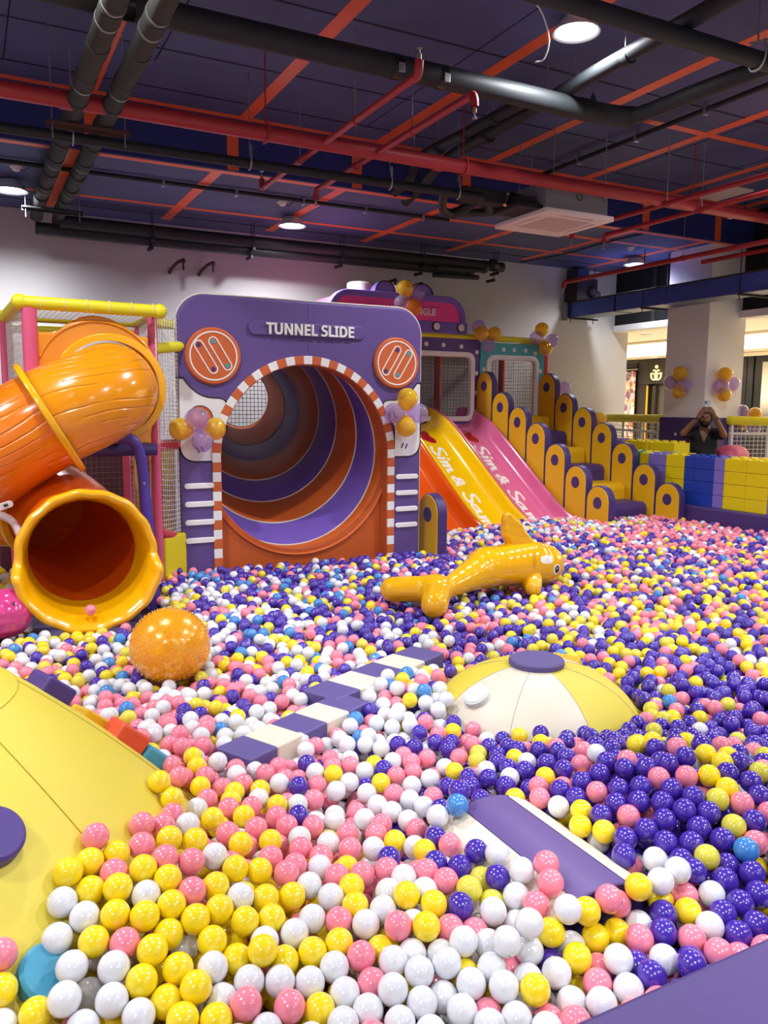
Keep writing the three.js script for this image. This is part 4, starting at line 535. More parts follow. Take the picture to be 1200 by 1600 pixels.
  const g = new THREE.BufferGeometry(); g.setAttribute('position', new THREE.Float32BufferAttribute(pos, 3)); g.setIndex(idx); g.computeVertexNormals(); M.tubeRim.side = THREE.DoubleSide; t.add('mouth_rim', g, M.tubeRim);
}

// ---------------------------------------------------------------- pit walls, toy brick walls, railing
const pit = struct('pit_floor', box(-4, 7.84, 0, PITFLOOR, -10.9, -1.1), M.pitMat || (M.pitMat = mat(0x6f6790, 0.8)));
struct('pit_kerb_right', rbox(7.84, 8.34, 0, 0.63, -9.83, -0.5, 0.02), M.purpleDark);
struct('pit_kerb_front', rbox(-4, 7.83, 0, 0.665, -1.045, -0.5, 0.02), M.purpleDark);
const brickGeo = new Map();
function brickPart(t, x0, x1, y0, z0, z1, m) { // one large toy brick: hollow look given by a chamfered shell and studs on top
  const w = x1 - x0, l = z1 - z0, k = `${w.toFixed(2)},${l.toFixed(2)}`;
  if (!brickGeo.has(k)) { const b = new RoundedBoxGeometry(w - 0.004, 0.146, l - 0.004, 1, 0.004).translate(0, 0.074, 0), n = Math.max(1, Math.round(l / 0.15)), q = Math.max(1, Math.round(w / 0.15)), st = []; for (let i = 0; i < n; i++) for (let j = 0; j < q; j++) st.push(new THREE.CylinderGeometry(0.043, 0.045, 0.026, 14).translate(-w / 2 + (w / q) * (j + 0.5), 0.158, -l / 2 + (l / n) * (i + 0.5))); brickGeo.set(k, [b, merge(st)]); }
  const [b, st] = brickGeo.get(k), o = shade(new THREE.Mesh(b, m)), s = shade(new THREE.Mesh(st, m)); o.name = 'brick'; s.name = 'studs'; o.position.set((x0 + x1) / 2 - t.b.x, y0 - t.b.y, (z0 + z1) / 2 - t.b.z); o.add(s); t.g.add(o); return o;
}
{
  const t = new Thing('toy_brick_wall', 'long wall of large stacked toy bricks in coloured columns on the right kerb', 'toy bricks', [8.1, 0.63, -7]);
  const pY = M.plasticYellow, pL = M.plasticLilac, pB = M.plasticBlue, pG = M.plasticGreen;
  let z = -9.25; const cols = [[0.3, pY], [0.3, pL], [0.3, pY], [0.15, pB], [0.3, pG], [0.15, pY], [0.3, pL], [0.3, pY], [0.15, pB], [0.3, pB], [0.15, pL], [0.3, pY], [0.3, pY], [0.3, pL], [0.3, pB], [0.3, pY], [0.3, pG], [0.3, pY], [0.3, pL], [0.3, pB]];
  for (const [l, m] of cols) { for (let r = 0; r < 4; r++) brickPart(t, 7.95, 8.25, 0.63 + r * 0.15, z, z + l, m); z += l; }
}
{
  const t = new Thing('toy_brick_wall', 'second wall of toy bricks behind the first, topped by two yellow bricks', 'toy bricks', [8.75, 0, -8.3]);
  const c = [M.plasticLilac, M.plasticYellow, M.plasticBlue, M.plasticYellow];
  for (let r = 0; r < 8; r++) for (let i = 0; i < 4; i++) { if (r === 7) brickPart(t, 8.5, 8.8, 1.2, [-9.5, -9.05, -8.78, -8.28][i], [-9.06, -8.8, -8.3, -7.83][i], [M.plasticYellow, M.plasticLilac, M.plasticYellow, M.plasticYellow][i]); else brickPart(t, 8.5, 8.8, r * 0.15 + 0.12 - (r === 0 ? 0.12 : 0.0) * 0, -9.5 + i * 0.42, -9.5 + i * 0.42 + 0.42, c[(i + r) % 4]); }
}
for (const [a, b, w, nx] of [[[10.32, 1.64, -11.1], [9.84, 1.65, -9.34], 'left of the pillar', 26], [[10.3, 1.64, -8.44], [12.0, 1.6, -7.7], 'right of the pillar', 28]]) {
  const t = new Thing('railing', `yellow padded rail over a white net, ${w}`, 'railing', [(a[0] + b[0]) / 2, 0, (a[2] + b[2]) / 2]);
  const rl = t.add('rail', rod(a, b, 0.068, 16), M.railYellow); for (let i = 1; i < 6; i++) { const k = i / 6, p = [lerp(a[0], b[0], k), lerp(a[1], b[1], k), lerp(a[2], b[2], k)], q = [lerp(a[0], b[0], k + 0.008), lerp(a[1], b[1], k + 0.008), lerp(a[2], b[2], k + 0.008)]; t.add('tie', rod(p, q, 0.07, 16), M.yellowPad, rl); }
  t.add('end_cap', ball(...a, 0.069, 16, 10), M.railYellow, rl);
  t.add('bar', rod([a[0], 1.44, a[2]], [b[0], 1.44, b[2]], 0.022, 10), M.white); t.add('bar', rod([a[0], 0.06, a[2]], [b[0], 0.06, b[2]], 0.03, 10), M.white);
  for (const k of [0.02, 0.33, 0.66, 0.98]) t.add('post', rod([lerp(a[0], b[0], k), 0, lerp(a[2], b[2], k)], [lerp(a[0], b[0], k), 1.62, lerp(a[2], b[2], k)], 0.022, 10), M.white);
  t.add('net', net([a[0], 0.08, a[2]], [b[0] - a[0], 0, b[2] - a[2]], [0, 1.5, 0], nx, 24, 0.005), M.netWhite);
}
{ const t = new Thing('padded_wedge', 'dark purple slanted padded panel behind the net at the far right', 'panel', [11.6, 0, -8.3]); const s = new THREE.Shape(); s.moveTo(0, 0); s.lineTo(1.2, 0); s.lineTo(1.2, 1.45); s.lineTo(0.45, 1.1); t.put('pad', extr(s, 0, 0.2, 0.03).rotateY(-0.4), M.purpleDark); t.put('piping', rod([0.02, 0.05, 0.2], [0.45, 1.1, 0.06], 0.012, 6), M.cream); }
{ const t = new Thing('ball_chair', 'rounded pink padded seat partly hidden behind the man in black', 'seat', [9.72, 0, -7.9]); t.put('body', new RoundedBoxGeometry(0.5, 1.3, 0.4, 6, 0.18).translate(0, 0.65, 0), M.pinkPad); t.put('seam', new THREE.TorusGeometry(0.19, 0.006, 6, 30).translate(0, 0.9, 0.17), M.magenta); }

// ---------------------------------------------------------------- soft mounds and beams in the pit
{
  const c = [-0.32, 0.2, -2.586], t = new Thing('soft_mound', 'large yellow padded cone mound with coloured holds, filling the left edge', 'play mound', c);
  const P = (r) => { const a = Math.max(0, r - 0.2); return 0.933 - 0.7 * a - 0.276 * a * a - 0.03 * (r / 0.2 < 1 ? r * r * 25 : 1) + 0.03; };
  const pr = []; for (let i = 0; i <= 60; i++) { const r = (i / 60) * 1.16; pr.push(new THREE.Vector2(r, Math.max(0, P(r)))); }
  t.put('cover', new THREE.LatheGeometry(pr, 96), M.yellowMound);
  const seamM = M.seamYellow || (M.seamYellow = mat(0xb8a222, 0.6));
  t.put('cap_seam', new THREE.TorusGeometry(0.42, 0.0015, 4, 80).rotateX(Math.PI / 2).translate(0, P(0.42) + 0.001, 0), seamM);
  for (let i = 0; i < 8; i++) { const a = 0.05 + i * 0.785; t.put('seam', hose([0.42, 0.5, 0.62, 0.75, 0.9, 1.1].map((r) => [r * Math.cos(a), P(r) + 0.001, -r * Math.sin(a)]), 0.0015, 30, 4), seamM); }
  const hold = (name, a, r, geo, m, tilt = 0.72) => { const g = merge(geo); g.rotateZ(-tilt); g.translate(r, P(r), 0); g.rotateY(a); t.put(name, g, m); };
  const blk = (w, h, d) => new RoundedBoxGeometry(w, h, d, 3, 0.012);
  hold('round_hold', -1.05, 0.645, disc([0, -0.01, 0], [0, 1, 0], 0.072, 0.05, 40, 0.008), M.purpleHold || (M.purpleHold = vinyl(0x46307c)));
  hold('round_hold', -1.085, 0.88, disc([0, -0.01, 0], [0, 1, 0], 0.064, 0.05, 40, 0.008), M.blueBlock);
  hold('block_hold', 0.36, 0.55, blk(0.12, 0.1, 0.13), M.purpleHold); hold('block_hold', 0.26, 0.775, blk(0.13, 0.11, 0.11), M.redBlock); hold('block_hold', 0.25, 0.86, blk(0.11, 0.09, 0.12), M.blueBlock); hold('block_hold', 0.44, 0.72, blk(0.12, 0.06, 0.1), M.yellow);
}
{
  const c = [2.3, 0.2, -2.87], t = new Thing('soft_dome', 'low cream and yellow padded dome with a purple disc on top', 'play mound', c);
  const R = 0.62, Y0 = 0.43; const pr = []; for (let i = 0; i <= 30; i++) { const a = (i / 30) * 0.5 * Math.PI; pr.push([0.51 * Math.sin(a), Y0 * Math.pow(Math.cos(a), 0.75)]); }
  const wedge = (a0, a1, m) => t.put('gore', new THREE.LatheGeometry(pr.map((p) => new THREE.Vector2(...p)), 14, a0, a1 - a0), m);
  // gores alternate; LatheGeometry starts at +z and turns towards +x
  const cuts = [-1.72, -0.9, -0.12, 0.68, 1.46, 2.25, 3.03, 3.8, 4.563]; const cm = [M.cream, M.cream, M.yellowMound, M.yellowMound, M.cream, M.cream, M.yellowMound, M.yellowMound];
  for (let i = 0; i < cuts.length - 1; i++) wedge(cuts[i], cuts[i + 1], cm[i]);
  const P = (r) => Y0 * Math.pow(Math.cos(Math.asin(clamp(r / 0.51, 0, 1))), 0.75);
  for (const a of cuts) t.put('seam', hose([0.1, 0.2, 0.3, 0.4, 0.47, 0.53].map((r) => [r * Math.sin(a), P(r) + 0.001, r * Math.cos(a)]), 0.0014, 30, 4), M.seamCream || (M.seamCream = mat(0xb9ad98, 0.6)));
  t.put('top_disc', disc([0.0, Y0 - 0.008, 0], [0, 1, 0], 0.128, 0.026, 56, 0.006), M.discPurple || (M.discPurple = vinyl(0x5b4f88, 0.55)));
  const kn = (a, r, g, m, name, tilt = 0.55) => { g.rotateX(tilt); g.translate(0, P(r), r); g.rotateY(a); t.put(name, g, m); };
  const k1 = merge([disc([0, -0.01, 0], [0, 1, 0], 0.056, 0.035, 36, 0.008), ...[0, 1, 2].map((i) => new THREE.TorusGeometry(0.056, 0.004, 6, 36).rotateX(Math.PI / 2).translate(0, 0.0 + i * 0.008, 0))]);
  kn(-1.45, 0.36, k1, M.knobWhite, 'round_hold'); kn(2.1, 0.4, new RoundedBoxGeometry(0.15, 0.1, 0.08, 3, 0.012), M.yellow, 'block_hold', 0.9);
}
{
  const t = new Thing('striped_hump', 'half sunk padded half cylinder striped purple and cream at lower right', 'play mound', [1.41, 0.215, -1.73]);
  const R = 0.3, yc = 0.07, z0 = -0.27, z1 = 0.27; const arcs = [[0.0, 1.275, M.cream], [1.275, 1.866, M.purple], [1.866, Math.PI, M.cream]];
  for (const [a0, a1, m] of arcs) { const g = new THREE.CylinderGeometry(R, R, z1 - z0, 16, 1, true, 0, a1 - a0); g.rotateX(-Math.PI / 2); /* axis to z */ const p = g.attributes.position; for (let i = 0; i < p.count; i++) { const f = i % 17, a = a0 + ((a1 - a0) * f) / 16, z = i < 17 ? z1 : z0; p.setXYZ(i, R * Math.cos(a), yc + R * 0.93 * Math.sin(a), z); } g.computeVertexNormals(); m.side = THREE.DoubleSide; t.put('stripe', worldUV(g), m); }
  for (const z of [z0, z1]) { const s = new THREE.Shape(); s.moveTo(-R, yc); for (let i = 0; i <= 30; i++) { const a = Math.PI - (i / 30) * Math.PI; s.lineTo(R * Math.cos(a), yc + R * 0.93 * Math.sin(a)); } s.lineTo(R, 0); s.lineTo(-R, 0); t.put('end_cap', extr(s, z - 0.006, 0.012, 0.003), M.purpleDark); }
  for (const a of [1.275, 1.866]) t.put('seam', rod([R * Math.cos(a), yc + R * 0.93 * Math.sin(a), z0], [R * Math.cos(a), yc + R * 0.93 * Math.sin(a), z1], 0.0018, 5), M.purpleDark);
}
{ // two striped balance beams lying end to end
  const beam = (label, a, b, w, h, y, cols, far) => { const A = V(a[0], 0, a[1]), B = V(b[0], 0, b[1]), L = A.distanceTo(B), t = new Thing('balance_beam', label, 'balance beam', [(a[0] + b[0]) / 2, y - h, (a[1] + b[1]) / 2]); const ang = Math.atan2(-(b[1] - a[1]), b[0] - a[0]); cols.forEach((m, i) => { const g = new RoundedBoxGeometry(L / cols.length - 0.001, h, w, 2, 0.01); g.translate(-L / 2 + ((i + 0.5) * L) / cols.length, h / 2, 0); g.rotateY(ang); t.put('section', g, m); }); return t; };
  beam('near striped balance beam half sunk in the balls, cream and purple sections', [0.83, -2.82], [1.5, -3.16], 0.19, 0.27, 0.5, [M.discPurple, M.cream, M.discPurple, M.cream, M.discPurple]);
  beam('far striped balance beam raised a little, its purple end facing left', [1.36, -3.24], [2.16, -3.62], 0.21, 0.3, 0.505, [M.discPurple, M.cream, M.discPurple, M.cream, M.discPurple]);
}
// ---------------------------------------------------------------- spiky ball and inflatables
{
  const r = 0.198, t = new Thing('spiky_ball', 'large shiny orange gold knobbly exercise ball lying in the balls', 'ball', [0.86, 0.4, -3.98]);
  const gold = mat(0xf6a40e, 0.26, { clearcoat: 0.8, clearcoatRoughness: 0.1, metalness: 0.15 }); t.put('skin', new THREE.SphereGeometry(r, 64, 40).scale(1, 0.96, 1).translate(0, 0.2, 0), gold);
  const nubs = []; const n = 620; for (let i = 0; i < n; i++) { const y = 1 - (2 * (i + 0.5)) / n, a = i * 2.399963, q = Math.sqrt(1 - y * y); if (y < -0.75) continue; const d = V(q * Math.cos(a), y * 0.96, q * Math.sin(a)); const g = new THREE.ConeGeometry(0.005, 0.009, 6, 1); g.applyQuaternion(new THREE.Quaternion().setFromUnitVectors(V(0, 1, 0), d.clone().normalize())); g.translate(d.x * (r + 0.0025), d.y * (r + 0.0025) + 0.2, d.z * (r + 0.0025)); nubs.push(g); }
  const nb = t.put('knobs', nubs, mat(0xf4b024, 0.3, { clearcoat: 0.5 })); nb.userData.kind = 'stuff';
}
{ // inflatable whale lying on its side in the balls, tail towards the left
  const t = new Thing('inflatable_whale', 'glossy yellow inflatable whale lying across the balls below the slides', 'inflatable', [3.4, 0.45, -4.75]);
  const body = (x, y, z) => { let d = cap(x, y, z, [2.93, 0.57, -4.62], [3.3, 0.655, -4.72], 0.075, 0.14); d = smin(d, cap(x, y, z, [3.3, 0.655, -4.72], [3.72, 0.645, -4.8], 0.14, 0.175), 0.05); d = smin(d, ell(x, y, z, [3.86, 0.61, -4.83], [0.21, 0.165, 0.17]), 0.05);
    const rip = 0.0016 * Math.sin(x * 95) * clamp((y - 0.62) * 12, 0, 1); return d - rip; };
  t.add('body', surf(body, [2.75, 0.35, -5.1], [4.15, 0.9, -4.45], 0.014), M.inflYellow);
  const fin = (x, y, z) => { let d = cap(x, y, z, [3.66, 0.76, -4.8], [3.56, 0.9, -4.78], 0.115, 0.075); d = smin(d, cap(x, y, z, [3.56, 0.9, -4.78], [3.5, 1.0, -4.76], 0.07, 0.042), 0.06); return Math.max(d, Math.abs(z + 4.78) - 0.052) + 0.0015 * Math.sin(y * 110 + x * 30); };
  t.add('dorsal_fin', surf(fin, [3.33, 0.62, -4.92], [3.86, 1.1, -4.64], 0.011), M.inflYellow);
  const fluke = (x, y, z) => { let d = cap(x, y, z, [2.93, 0.565, -4.62], [2.79, 0.565, -4.6], 0.068, 0.075); d = smin(d, cap(x, y, z, [2.8, 0.565, -4.62], [2.56, 0.555, -4.78], 0.095, 0.085), 0.06); d = smin(d, cap(x, y, z, [2.8, 0.56, -4.58], [2.67, 0.52, -4.4], 0.095, 0.09), 0.05); return d + 0.0018 * Math.sin((x - z) * 85); };
  t.add('tail_fluke', surf(fluke, [2.4, 0.36, -5.0], [3.02, 0.74, -4.2], 0.012), M.inflYellow);
  const pec = (x, y, z) => { let d = cap(x, y, z, [3.68, 0.54, -4.68], [3.63, 0.5, -4.6], 0.08, 0.065); return d + 0.002 * Math.sin(x * 120); }; t.add('side_fin', surf(pec, [3.42, 0.36, -4.8], [3.8, 0.68, -4.44], 0.011), M.inflYellow);
  // printed patch and eye follow the skin: short normals off the surface
  const onSkin = (x, y) => { let z = -4.4; for (let i = 0; i < 60; i++) { const d = body(x, y, z); if (d < 0.0004) break; z -= d * 0.8; } return z; };
  const patch = (cx, cy, rx, ry, rot, off, pow = 2) => { const pos = [], idx = [], K = 28, Q = 5; pos.push(cx, cy, onSkin(cx, cy) + off); for (let q = 1; q <= Q; q++) for (let i = 0; i < K; i++) { const a = (i / K) * Math.PI * 2, f = q / Q, u = Math.sign(Math.cos(a)) * Math.abs(Math.cos(a)) ** (2 / pow) * rx * f, v = Math.sign(Math.sin(a)) * Math.abs(Math.sin(a)) ** (2 / pow) * ry * f, x = cx + u * Math.cos(rot) - v * Math.sin(rot), y = cy + u * Math.sin(rot) + v * Math.cos(rot); pos.push(x, y, onSkin(x, y) + off); } for (let i = 0; i < K; i++) idx.push(0, 1 + i, 1 + ((i + 1) % K)); for (let q = 0; q < Q - 1; q++) for (let i = 0; i < K; i++) { const a = 1 + q * K + i, b = 1 + q * K + ((i + 1) % K); idx.push(a, a + K, b, b, a + K, b + K); } const g = new THREE.BufferGeometry(); g.setAttribute('position', new THREE.Float32BufferAttribute(pos, 3)); g.setIndex(idx); g.computeVertexNormals(); return g; };
  const pw = gloss(0xf2efe6); for (const q of [pw]) q.side = THREE.DoubleSide;
  t.add('white_patch', patch(3.79, 0.685, 0.075, 0.03, -0.12, 0.002, 2.6), pw); const e = t.add('eye', patch(3.9, 0.6, 0.036, 0.04, 0, 0.0022), pw); const bm = gloss(0x1d2d55); bm.side = THREE.DoubleSide; t.add('iris', patch(3.904, 0.598, 0.025, 0.03, 0, 0.0036), bm, e); const km = gloss(0x0b0b0d); km.side = THREE.DoubleSide; t.add('pupil', patch(3.906, 0.596, 0.013, 0.017, 0, 0.005), km, e); t.add('glint', patch(3.9, 0.607, 0.006, 0.006, 0, 0.0062), pw, e);
  t.add('seam', hose([[2.93, 0.628, -4.66], [3.1, 0.665, -4.72], [3.3, 0.753, -4.76]], 0.004, 30, 5), M.inflYellow); t.add('handle_patch', patch(3.66, 0.69, 0.018, 0.05, -0.2, 0.002), M.sticker || (M.sticker = gloss(0xd89a20))); M.sticker.side = THREE.DoubleSide;
}
{
  const t = new Thing('inflatable_cylinder', 'shiny pink inflatable end with a grey valve at the left edge', 'inflatable', [0, 0.4, -5.2]);
  const f = (x, y, z) => { let d = cap(x, y, z, [-0.6, 0.5, -5.25], [0.16, 0.585, -5.1], 0.17, 0.145); return d + 0.0025 * Math.sin(Math.atan2(y - 0.57, z + 5.12) * 16) * clamp((x + 0.1) * 4, 0, 1) * clamp((0.27 - x) * 8, 0, 1); };
  t.add('skin', surf(f, [-0.8, 0.3, -5.5], [0.36, 0.8, -4.85], 0.012), M.inflPink);
  const v = t.add('valve', disc([0.19, 0.655, -5.0], [0.35, 0.45, 0.8], 0.024, 0.012, 24, 0.004), M.acGrey); t.add('valve_cap', disc([0.194, 0.66, -4.99], [0.35, 0.45, 0.8], 0.013, 0.008, 16, 0.003), M.acDark, v);
}
// ---------------------------------------------------------------- balloon clusters
const balloonGeo = new THREE.LatheGeometry([[0, 1.0], [0.28, 0.96], [0.53, 0.85], [0.75, 0.67], [0.9, 0.42], [0.95, 0.12], [0.91, -0.2], [0.76, -0.52], [0.53, -0.8], [0.28, -1.0], [0.1, -1.1], [0.045, -1.13]].map((p) => new THREE.Vector2(...p)), 32), knotGeo = new THREE.LatheGeometry([[0.045, -1.12], [0.03, -1.16], [0.075, -1.22], [0.07, -1.24], [0.0, -1.2]].map((p) => new THREE.Vector2(...p)), 12);
const rubber = (c, a) => mat(c, 0.08, { transmission: a, thickness: 0, clearcoat: 0.5, clearcoatRoughness: 0.04, side: THREE.DoubleSide, metalness: 0 });
const MB = { gold: rubber(0xfbd23a, 0.5), purple: rubber(0xe6d6f6, 0.82), orange: rubber(0xfbb02a, 0.5) };
function cluster(where, list, fwd) { // list: [colour, position word, x, y, z, radius]
  const c = V(0, 0, 0); list.forEach((b) => c.add(V(b[2], b[3], b[4]))); c.multiplyScalar(1 / list.length).addScaledVector(V(...fwd), -0.05);
  for (const [col, pos, x, y, z, r] of list) {
    const t = new Thing('balloon', `${col === 'purple' ? 'translucent lilac' : col} balloon, ${pos} in the cluster ${where}`, 'balloon', [x, y, z], `balloon cluster ${where}`);
    const d = V(x, y, z).sub(c); d.z *= 0.5; d.normalize(); t.put('skin', balloonGeo.clone().scale(r, r, r), MB[col]); t.put('knot', knotGeo.clone().scale(r, r, r), MB[col]); t.g.quaternion.setFromUnitVectors(V(0, 1, 0), d);
  }
}
cluster('on the tunnel front\'s left cheek', [['gold', 'the left one', 1.51, 1.62, -6.36, 0.096], ['purple', 'the upper one', 1.61, 1.69, -6.26, 0.1], ['gold', 'the right one', 1.77, 1.62, -6.36, 0.096], ['purple', 'the lower one', 1.66, 1.53, -6.31, 0.092]], [0, 0, 1]);
cluster('on the tunnel front\'s right cheek', [['gold', 'the upper one', 3.53, 1.875, -6.34, 0.1], ['purple', 'the left one', 3.41, 1.75, -6.36, 0.095], ['purple', 'the right one', 3.65, 1.75, -6.36, 0.095], ['gold', 'the lower one', 3.52, 1.63, -6.34, 0.095]], [0, 0, 1]);
cluster('over the pink sign', [['gold', 'the top one', 5.34, 3.38, -9.68, 0.12], ['purple', 'the right one', 5.53, 3.34, -9.7, 0.115], ['purple', 'the left one', 5.31, 3.2, -9.7, 0.115], ['orange', 'the lowest one', 5.47, 3.15, -9.68, 0.11]], [0, 0, 1]);
cluster('between the purple and teal frames', [['purple', 'the top one', 6.61, 2.94, -9.78, 0.11], ['gold', 'the left one', 6.59, 2.85, -9.68, 0.11], ['gold', 'the right one', 6.83, 2.86, -9.72, 0.108], ['purple', 'the lowest one', 6.72, 2.7, -9.7, 0.108]], [0, 0, 1]);
cluster('at the teal frame\'s right corner', [['gold', 'the top one', 7.69, 2.96, -9.72, 0.108], ['purple', 'the left one', 7.6, 2.84, -9.72, 0.108], ['purple', 'the right one', 7.88, 2.81, -9.72, 0.108], ['gold', 'the lowest one', 7.75, 2.69, -9.7, 0.108]], [0, 0, 1]);
cluster('behind the tall pickets', [['purple', 'the upper one', 7.93, 2.1, -9.45, 0.105], ['gold', 'the lower one', 7.92, 1.66, -8.66, 0.1]], [0, 0, 1]);
cluster('on the pillar\'s left face', [['gold', 'the top one', 9.66, 2.33, -8.86, 0.12], ['purple', 'the left one', 9.66, 2.21, -9.03, 0.112], ['purple', 'the right one', 9.64, 2.17, -8.74, 0.112], ['gold', 'the lowest one', 9.66, 2.07, -8.87, 0.11]], [-1, 0, 0]);
cluster('on the pillar\'s right face', [['gold', 'the top one', 10.05, 2.31, -8.37, 0.12], ['purple', 'the left one', 9.94, 2.15, -8.33, 0.125], ['purple', 'the right one', 10.22, 2.18, -8.37, 0.115], ['gold', 'the lowest one', 10.06, 2.03, -8.37, 0.112]], [0, 0, 1]);
cluster('on the far right yellow rail', [['purple', 'the upper left one', 10.64, 1.77, -8.5, 0.105], ['gold', 'the upper right one', 10.8, 1.735, -8.4, 0.105], ['gold', 'the lower left one', 10.62, 1.58, -8.5, 0.1], ['purple', 'the lower right one', 10.76, 1.53, -8.38, 0.112]], [-0.5, 0, 0.8]);

// ---------------------------------------------------------------- the man taking a photo
{
  const t = new Thing('person', 'bearded man in a black V-neck shirt holding a phone up with both hands', 'person', [9.2, 0, -7.95]); t.g.rotation.y = -0.859;
  const skin = mat(0x845540, 0.5, { sheen: 0.2 }), cloth = mat(0x131317, 0.85), hairM = mat(0x120d0b, 0.85);
  const J = { sL: [-0.165, 1.475, -0.01], sR: [0.155, 1.47, -0.01], eL: [-0.27, 1.475, 0.21], eR: [0.25, 1.455, 0.21], wL: [-0.085, 1.7, 0.3], wR: [0.125, 1.7, 0.3] };
  const torso = (x, y, z) => { let d = ell(x, y, z, [0, 1.3, -0.02], [0.165, 0.27, 0.115]); d = smin(d, ell(x, y, z, [0, 1.0, -0.02], [0.155, 0.22, 0.12]), 0.08); d = smin(d, cap(x, y, z, J.sL, J.sR, 0.062), 0.06); return d; };
  const arms = (x, y, z) => Math.min(cap(x, y, z, J.sL, J.eL, 0.056, 0.044), cap(x, y, z, J.eL, J.wL, 0.045, 0.029), cap(x, y, z, J.sR, J.eR, 0.056, 0.044), cap(x, y, z, J.eR, J.wR, 0.045, 0.029));
  const legs = (x, y, z) => { let d = 1e9; for (const s of [-1, 1]) { d = Math.min(d, smin(cap(x, y, z, [s * 0.085, 0.95, -0.02], [s * 0.095, 0.5, -0.01], 0.088, 0.058), cap(x, y, z, [s * 0.095, 0.5, -0.01], [s * 0.1, 0.09, -0.04], 0.056, 0.038), 0.03)); } return d; };
  const neck = (x, y, z) => cap(x, y, z, [0, 1.46, -0.02], [0.004, 1.58, 0.0], 0.058, 0.055);
  const body = (x, y, z) => smin(smin(smin(torso(x, y, z), arms(x, y, z), 0.03), neck(x, y, z), 0.04), legs(x, y, z), 0.05);
  const head = (x, y, z) => { const X = x - 0.004, Y = y - 1.67, Z = z; let d = ell(X, Y - 0.02, Z + 0.005, [0, 0, 0], [0.076, 0.105, 0.096]); d = smin(d, ell(X, Y + 0.055, Z - 0.022, [0, 0, 0], [0.058, 0.065, 0.068]), 0.035); d = smin(d, cap(X, Y, Z, [0, 0.005, 0.088], [0, -0.03, 0.108], 0.01, 0.015), 0.016); d = smin(d, cap(X, Y, Z, [-0.04, 0.025, 0.083], [0.04, 0.025, 0.083], 0.012), 0.02); for (const s of [-1, 1]) { d = Math.max(d, -(Math.hypot(X - s * 0.031, Y - 0.004, Z - 0.097) - 0.014)); d = smin(d, ell(X, Y, Z, [s * 0.078, -0.005, -0.005], [0.012, 0.03, 0.018]), 0.008); } d = smin(d, cap(X, Y, Z, [-0.022, -0.066, 0.083], [0.022, -0.066, 0.083], 0.009), 0.01); return d; };
  const geos = [surf(body, [-0.36, 0.02, -0.2], [0.36, 1.66, 0.4], 0.014), surf(head, [-0.11, 1.5, -0.13], [0.11, 1.82, 0.14], 0.006)];
  // hands: palm, four fingers and a thumb each, closed on the phone
  for (const s of [-1, 1]) {
    const w = s < 0 ? J.wL : J.wR, ph = 0.02, px = (k) => ph + s * k;
    const hand = (x, y, z) => { let d = smin(cap(x, y, z, w, [px(0.062), 1.775, 0.31], 0.03, 0.03), cap(x, y, z, [px(0.07), 1.76, 0.305], [px(0.05), 1.8, 0.312], 0.026, 0.024), 0.02); for (let k = 0; k < 4; k++) { const y0 = 1.765 + k * 0.02, L = [0.05, 0.06, 0.063, 0.055][k]; d = Math.min(d, smin(cap(x, y, z, [px(0.055), y0, 0.325], [px(0.03), y0 + 0.004, 0.338], 0.0095, 0.0088), cap(x, y, z, [px(0.03), y0 + 0.004, 0.338], [px(0.055 - L), y0 + 0.004, 0.336], 0.0088, 0.0075), 0.004)); } d = smin(d, smin(cap(x, y, z, [px(0.06), 1.755, 0.3], [px(0.035), 1.765, 0.29], 0.012, 0.01), cap(x, y, z, [px(0.035), 1.765, 0.29], [px(0.01), 1.785, 0.295], 0.01, 0.008), 0.006), 0.008); return d; };
    geos.push(surf(hand, s < 0 ? [-0.15, 1.65, 0.25] : [-0.03, 1.65, 0.25], s < 0 ? [0.06, 1.86, 0.37] : [0.19, 1.86, 0.37], 0.0042));
  }
  const b = t.put('body', geos, skin);
  const vneck = (x, y, z) => { const half = (y - 1.35) * 0.42; return z > 0.0 && y > 1.35 ? Math.abs(x - 0.0) - half : 1; };
  const shirt = (x, y, z) => { let d = smin(torso(x, y, z), Math.min(cap(x, y, z, J.sL, [-0.235, 1.475, 0.12], 0.06, 0.066), cap(x, y, z, J.sR, [0.215, 1.463, 0.12], 0.06, 0.066)), 0.03) - 0.014; d += 0.004 * Math.sin(y * 40 + x * 14); d = Math.max(d, 0.83 - y, -(Math.hypot(x, (z + 0.005) * 0.9) - 0.072) - (y < 1.5 ? 1 : 0)); const v = vneck(x, y, z); return Math.max(d, v < 0 ? Math.min(-v, 0.02) : -Math.min(v, 1)); };
  t.put('shirt', surf(shirt, [-0.36, 0.8, -0.22], [0.36, 1.6, 0.28], 0.012), cloth);
  const pants = (x, y, z) => Math.max(smin(legs(x, y, z), ell(x, y, z, [0, 0.93, -0.02], [0.155, 0.14, 0.12]), 0.06) - 0.016, y - 0.98, 0.07 - y); t.put('trousers', surf(pants, [-0.26, 0.04, -0.2], [0.26, 1.02, 0.16], 0.016), mat(0x20232b, 0.9));
  for (const s of [-1, 1]) t.put('shoe', surf((x, y, z) => Math.max(cap(x, y, z, [s * 0.1, 0.045, -0.07], [s * 0.105, 0.035, 0.12], 0.046, 0.04), -y), [s * 0.1 - 0.07, -0.01, -0.14], [s * 0.1 + 0.07, 0.11, 0.18], 0.01), mat(0x2a2422, 0.6));
  t.put('hair', surf((x, y, z) => Math.max(head(x, y, z) - 0.012, -(y - 1.665) - (z < -0.02 ? 0.07 : 0), z - 0.045 - (y > 1.745 ? 0.05 : 0)), [-0.12, 1.56, -0.14], [0.12, 1.84, 0.12], 0.007), hairM, b);
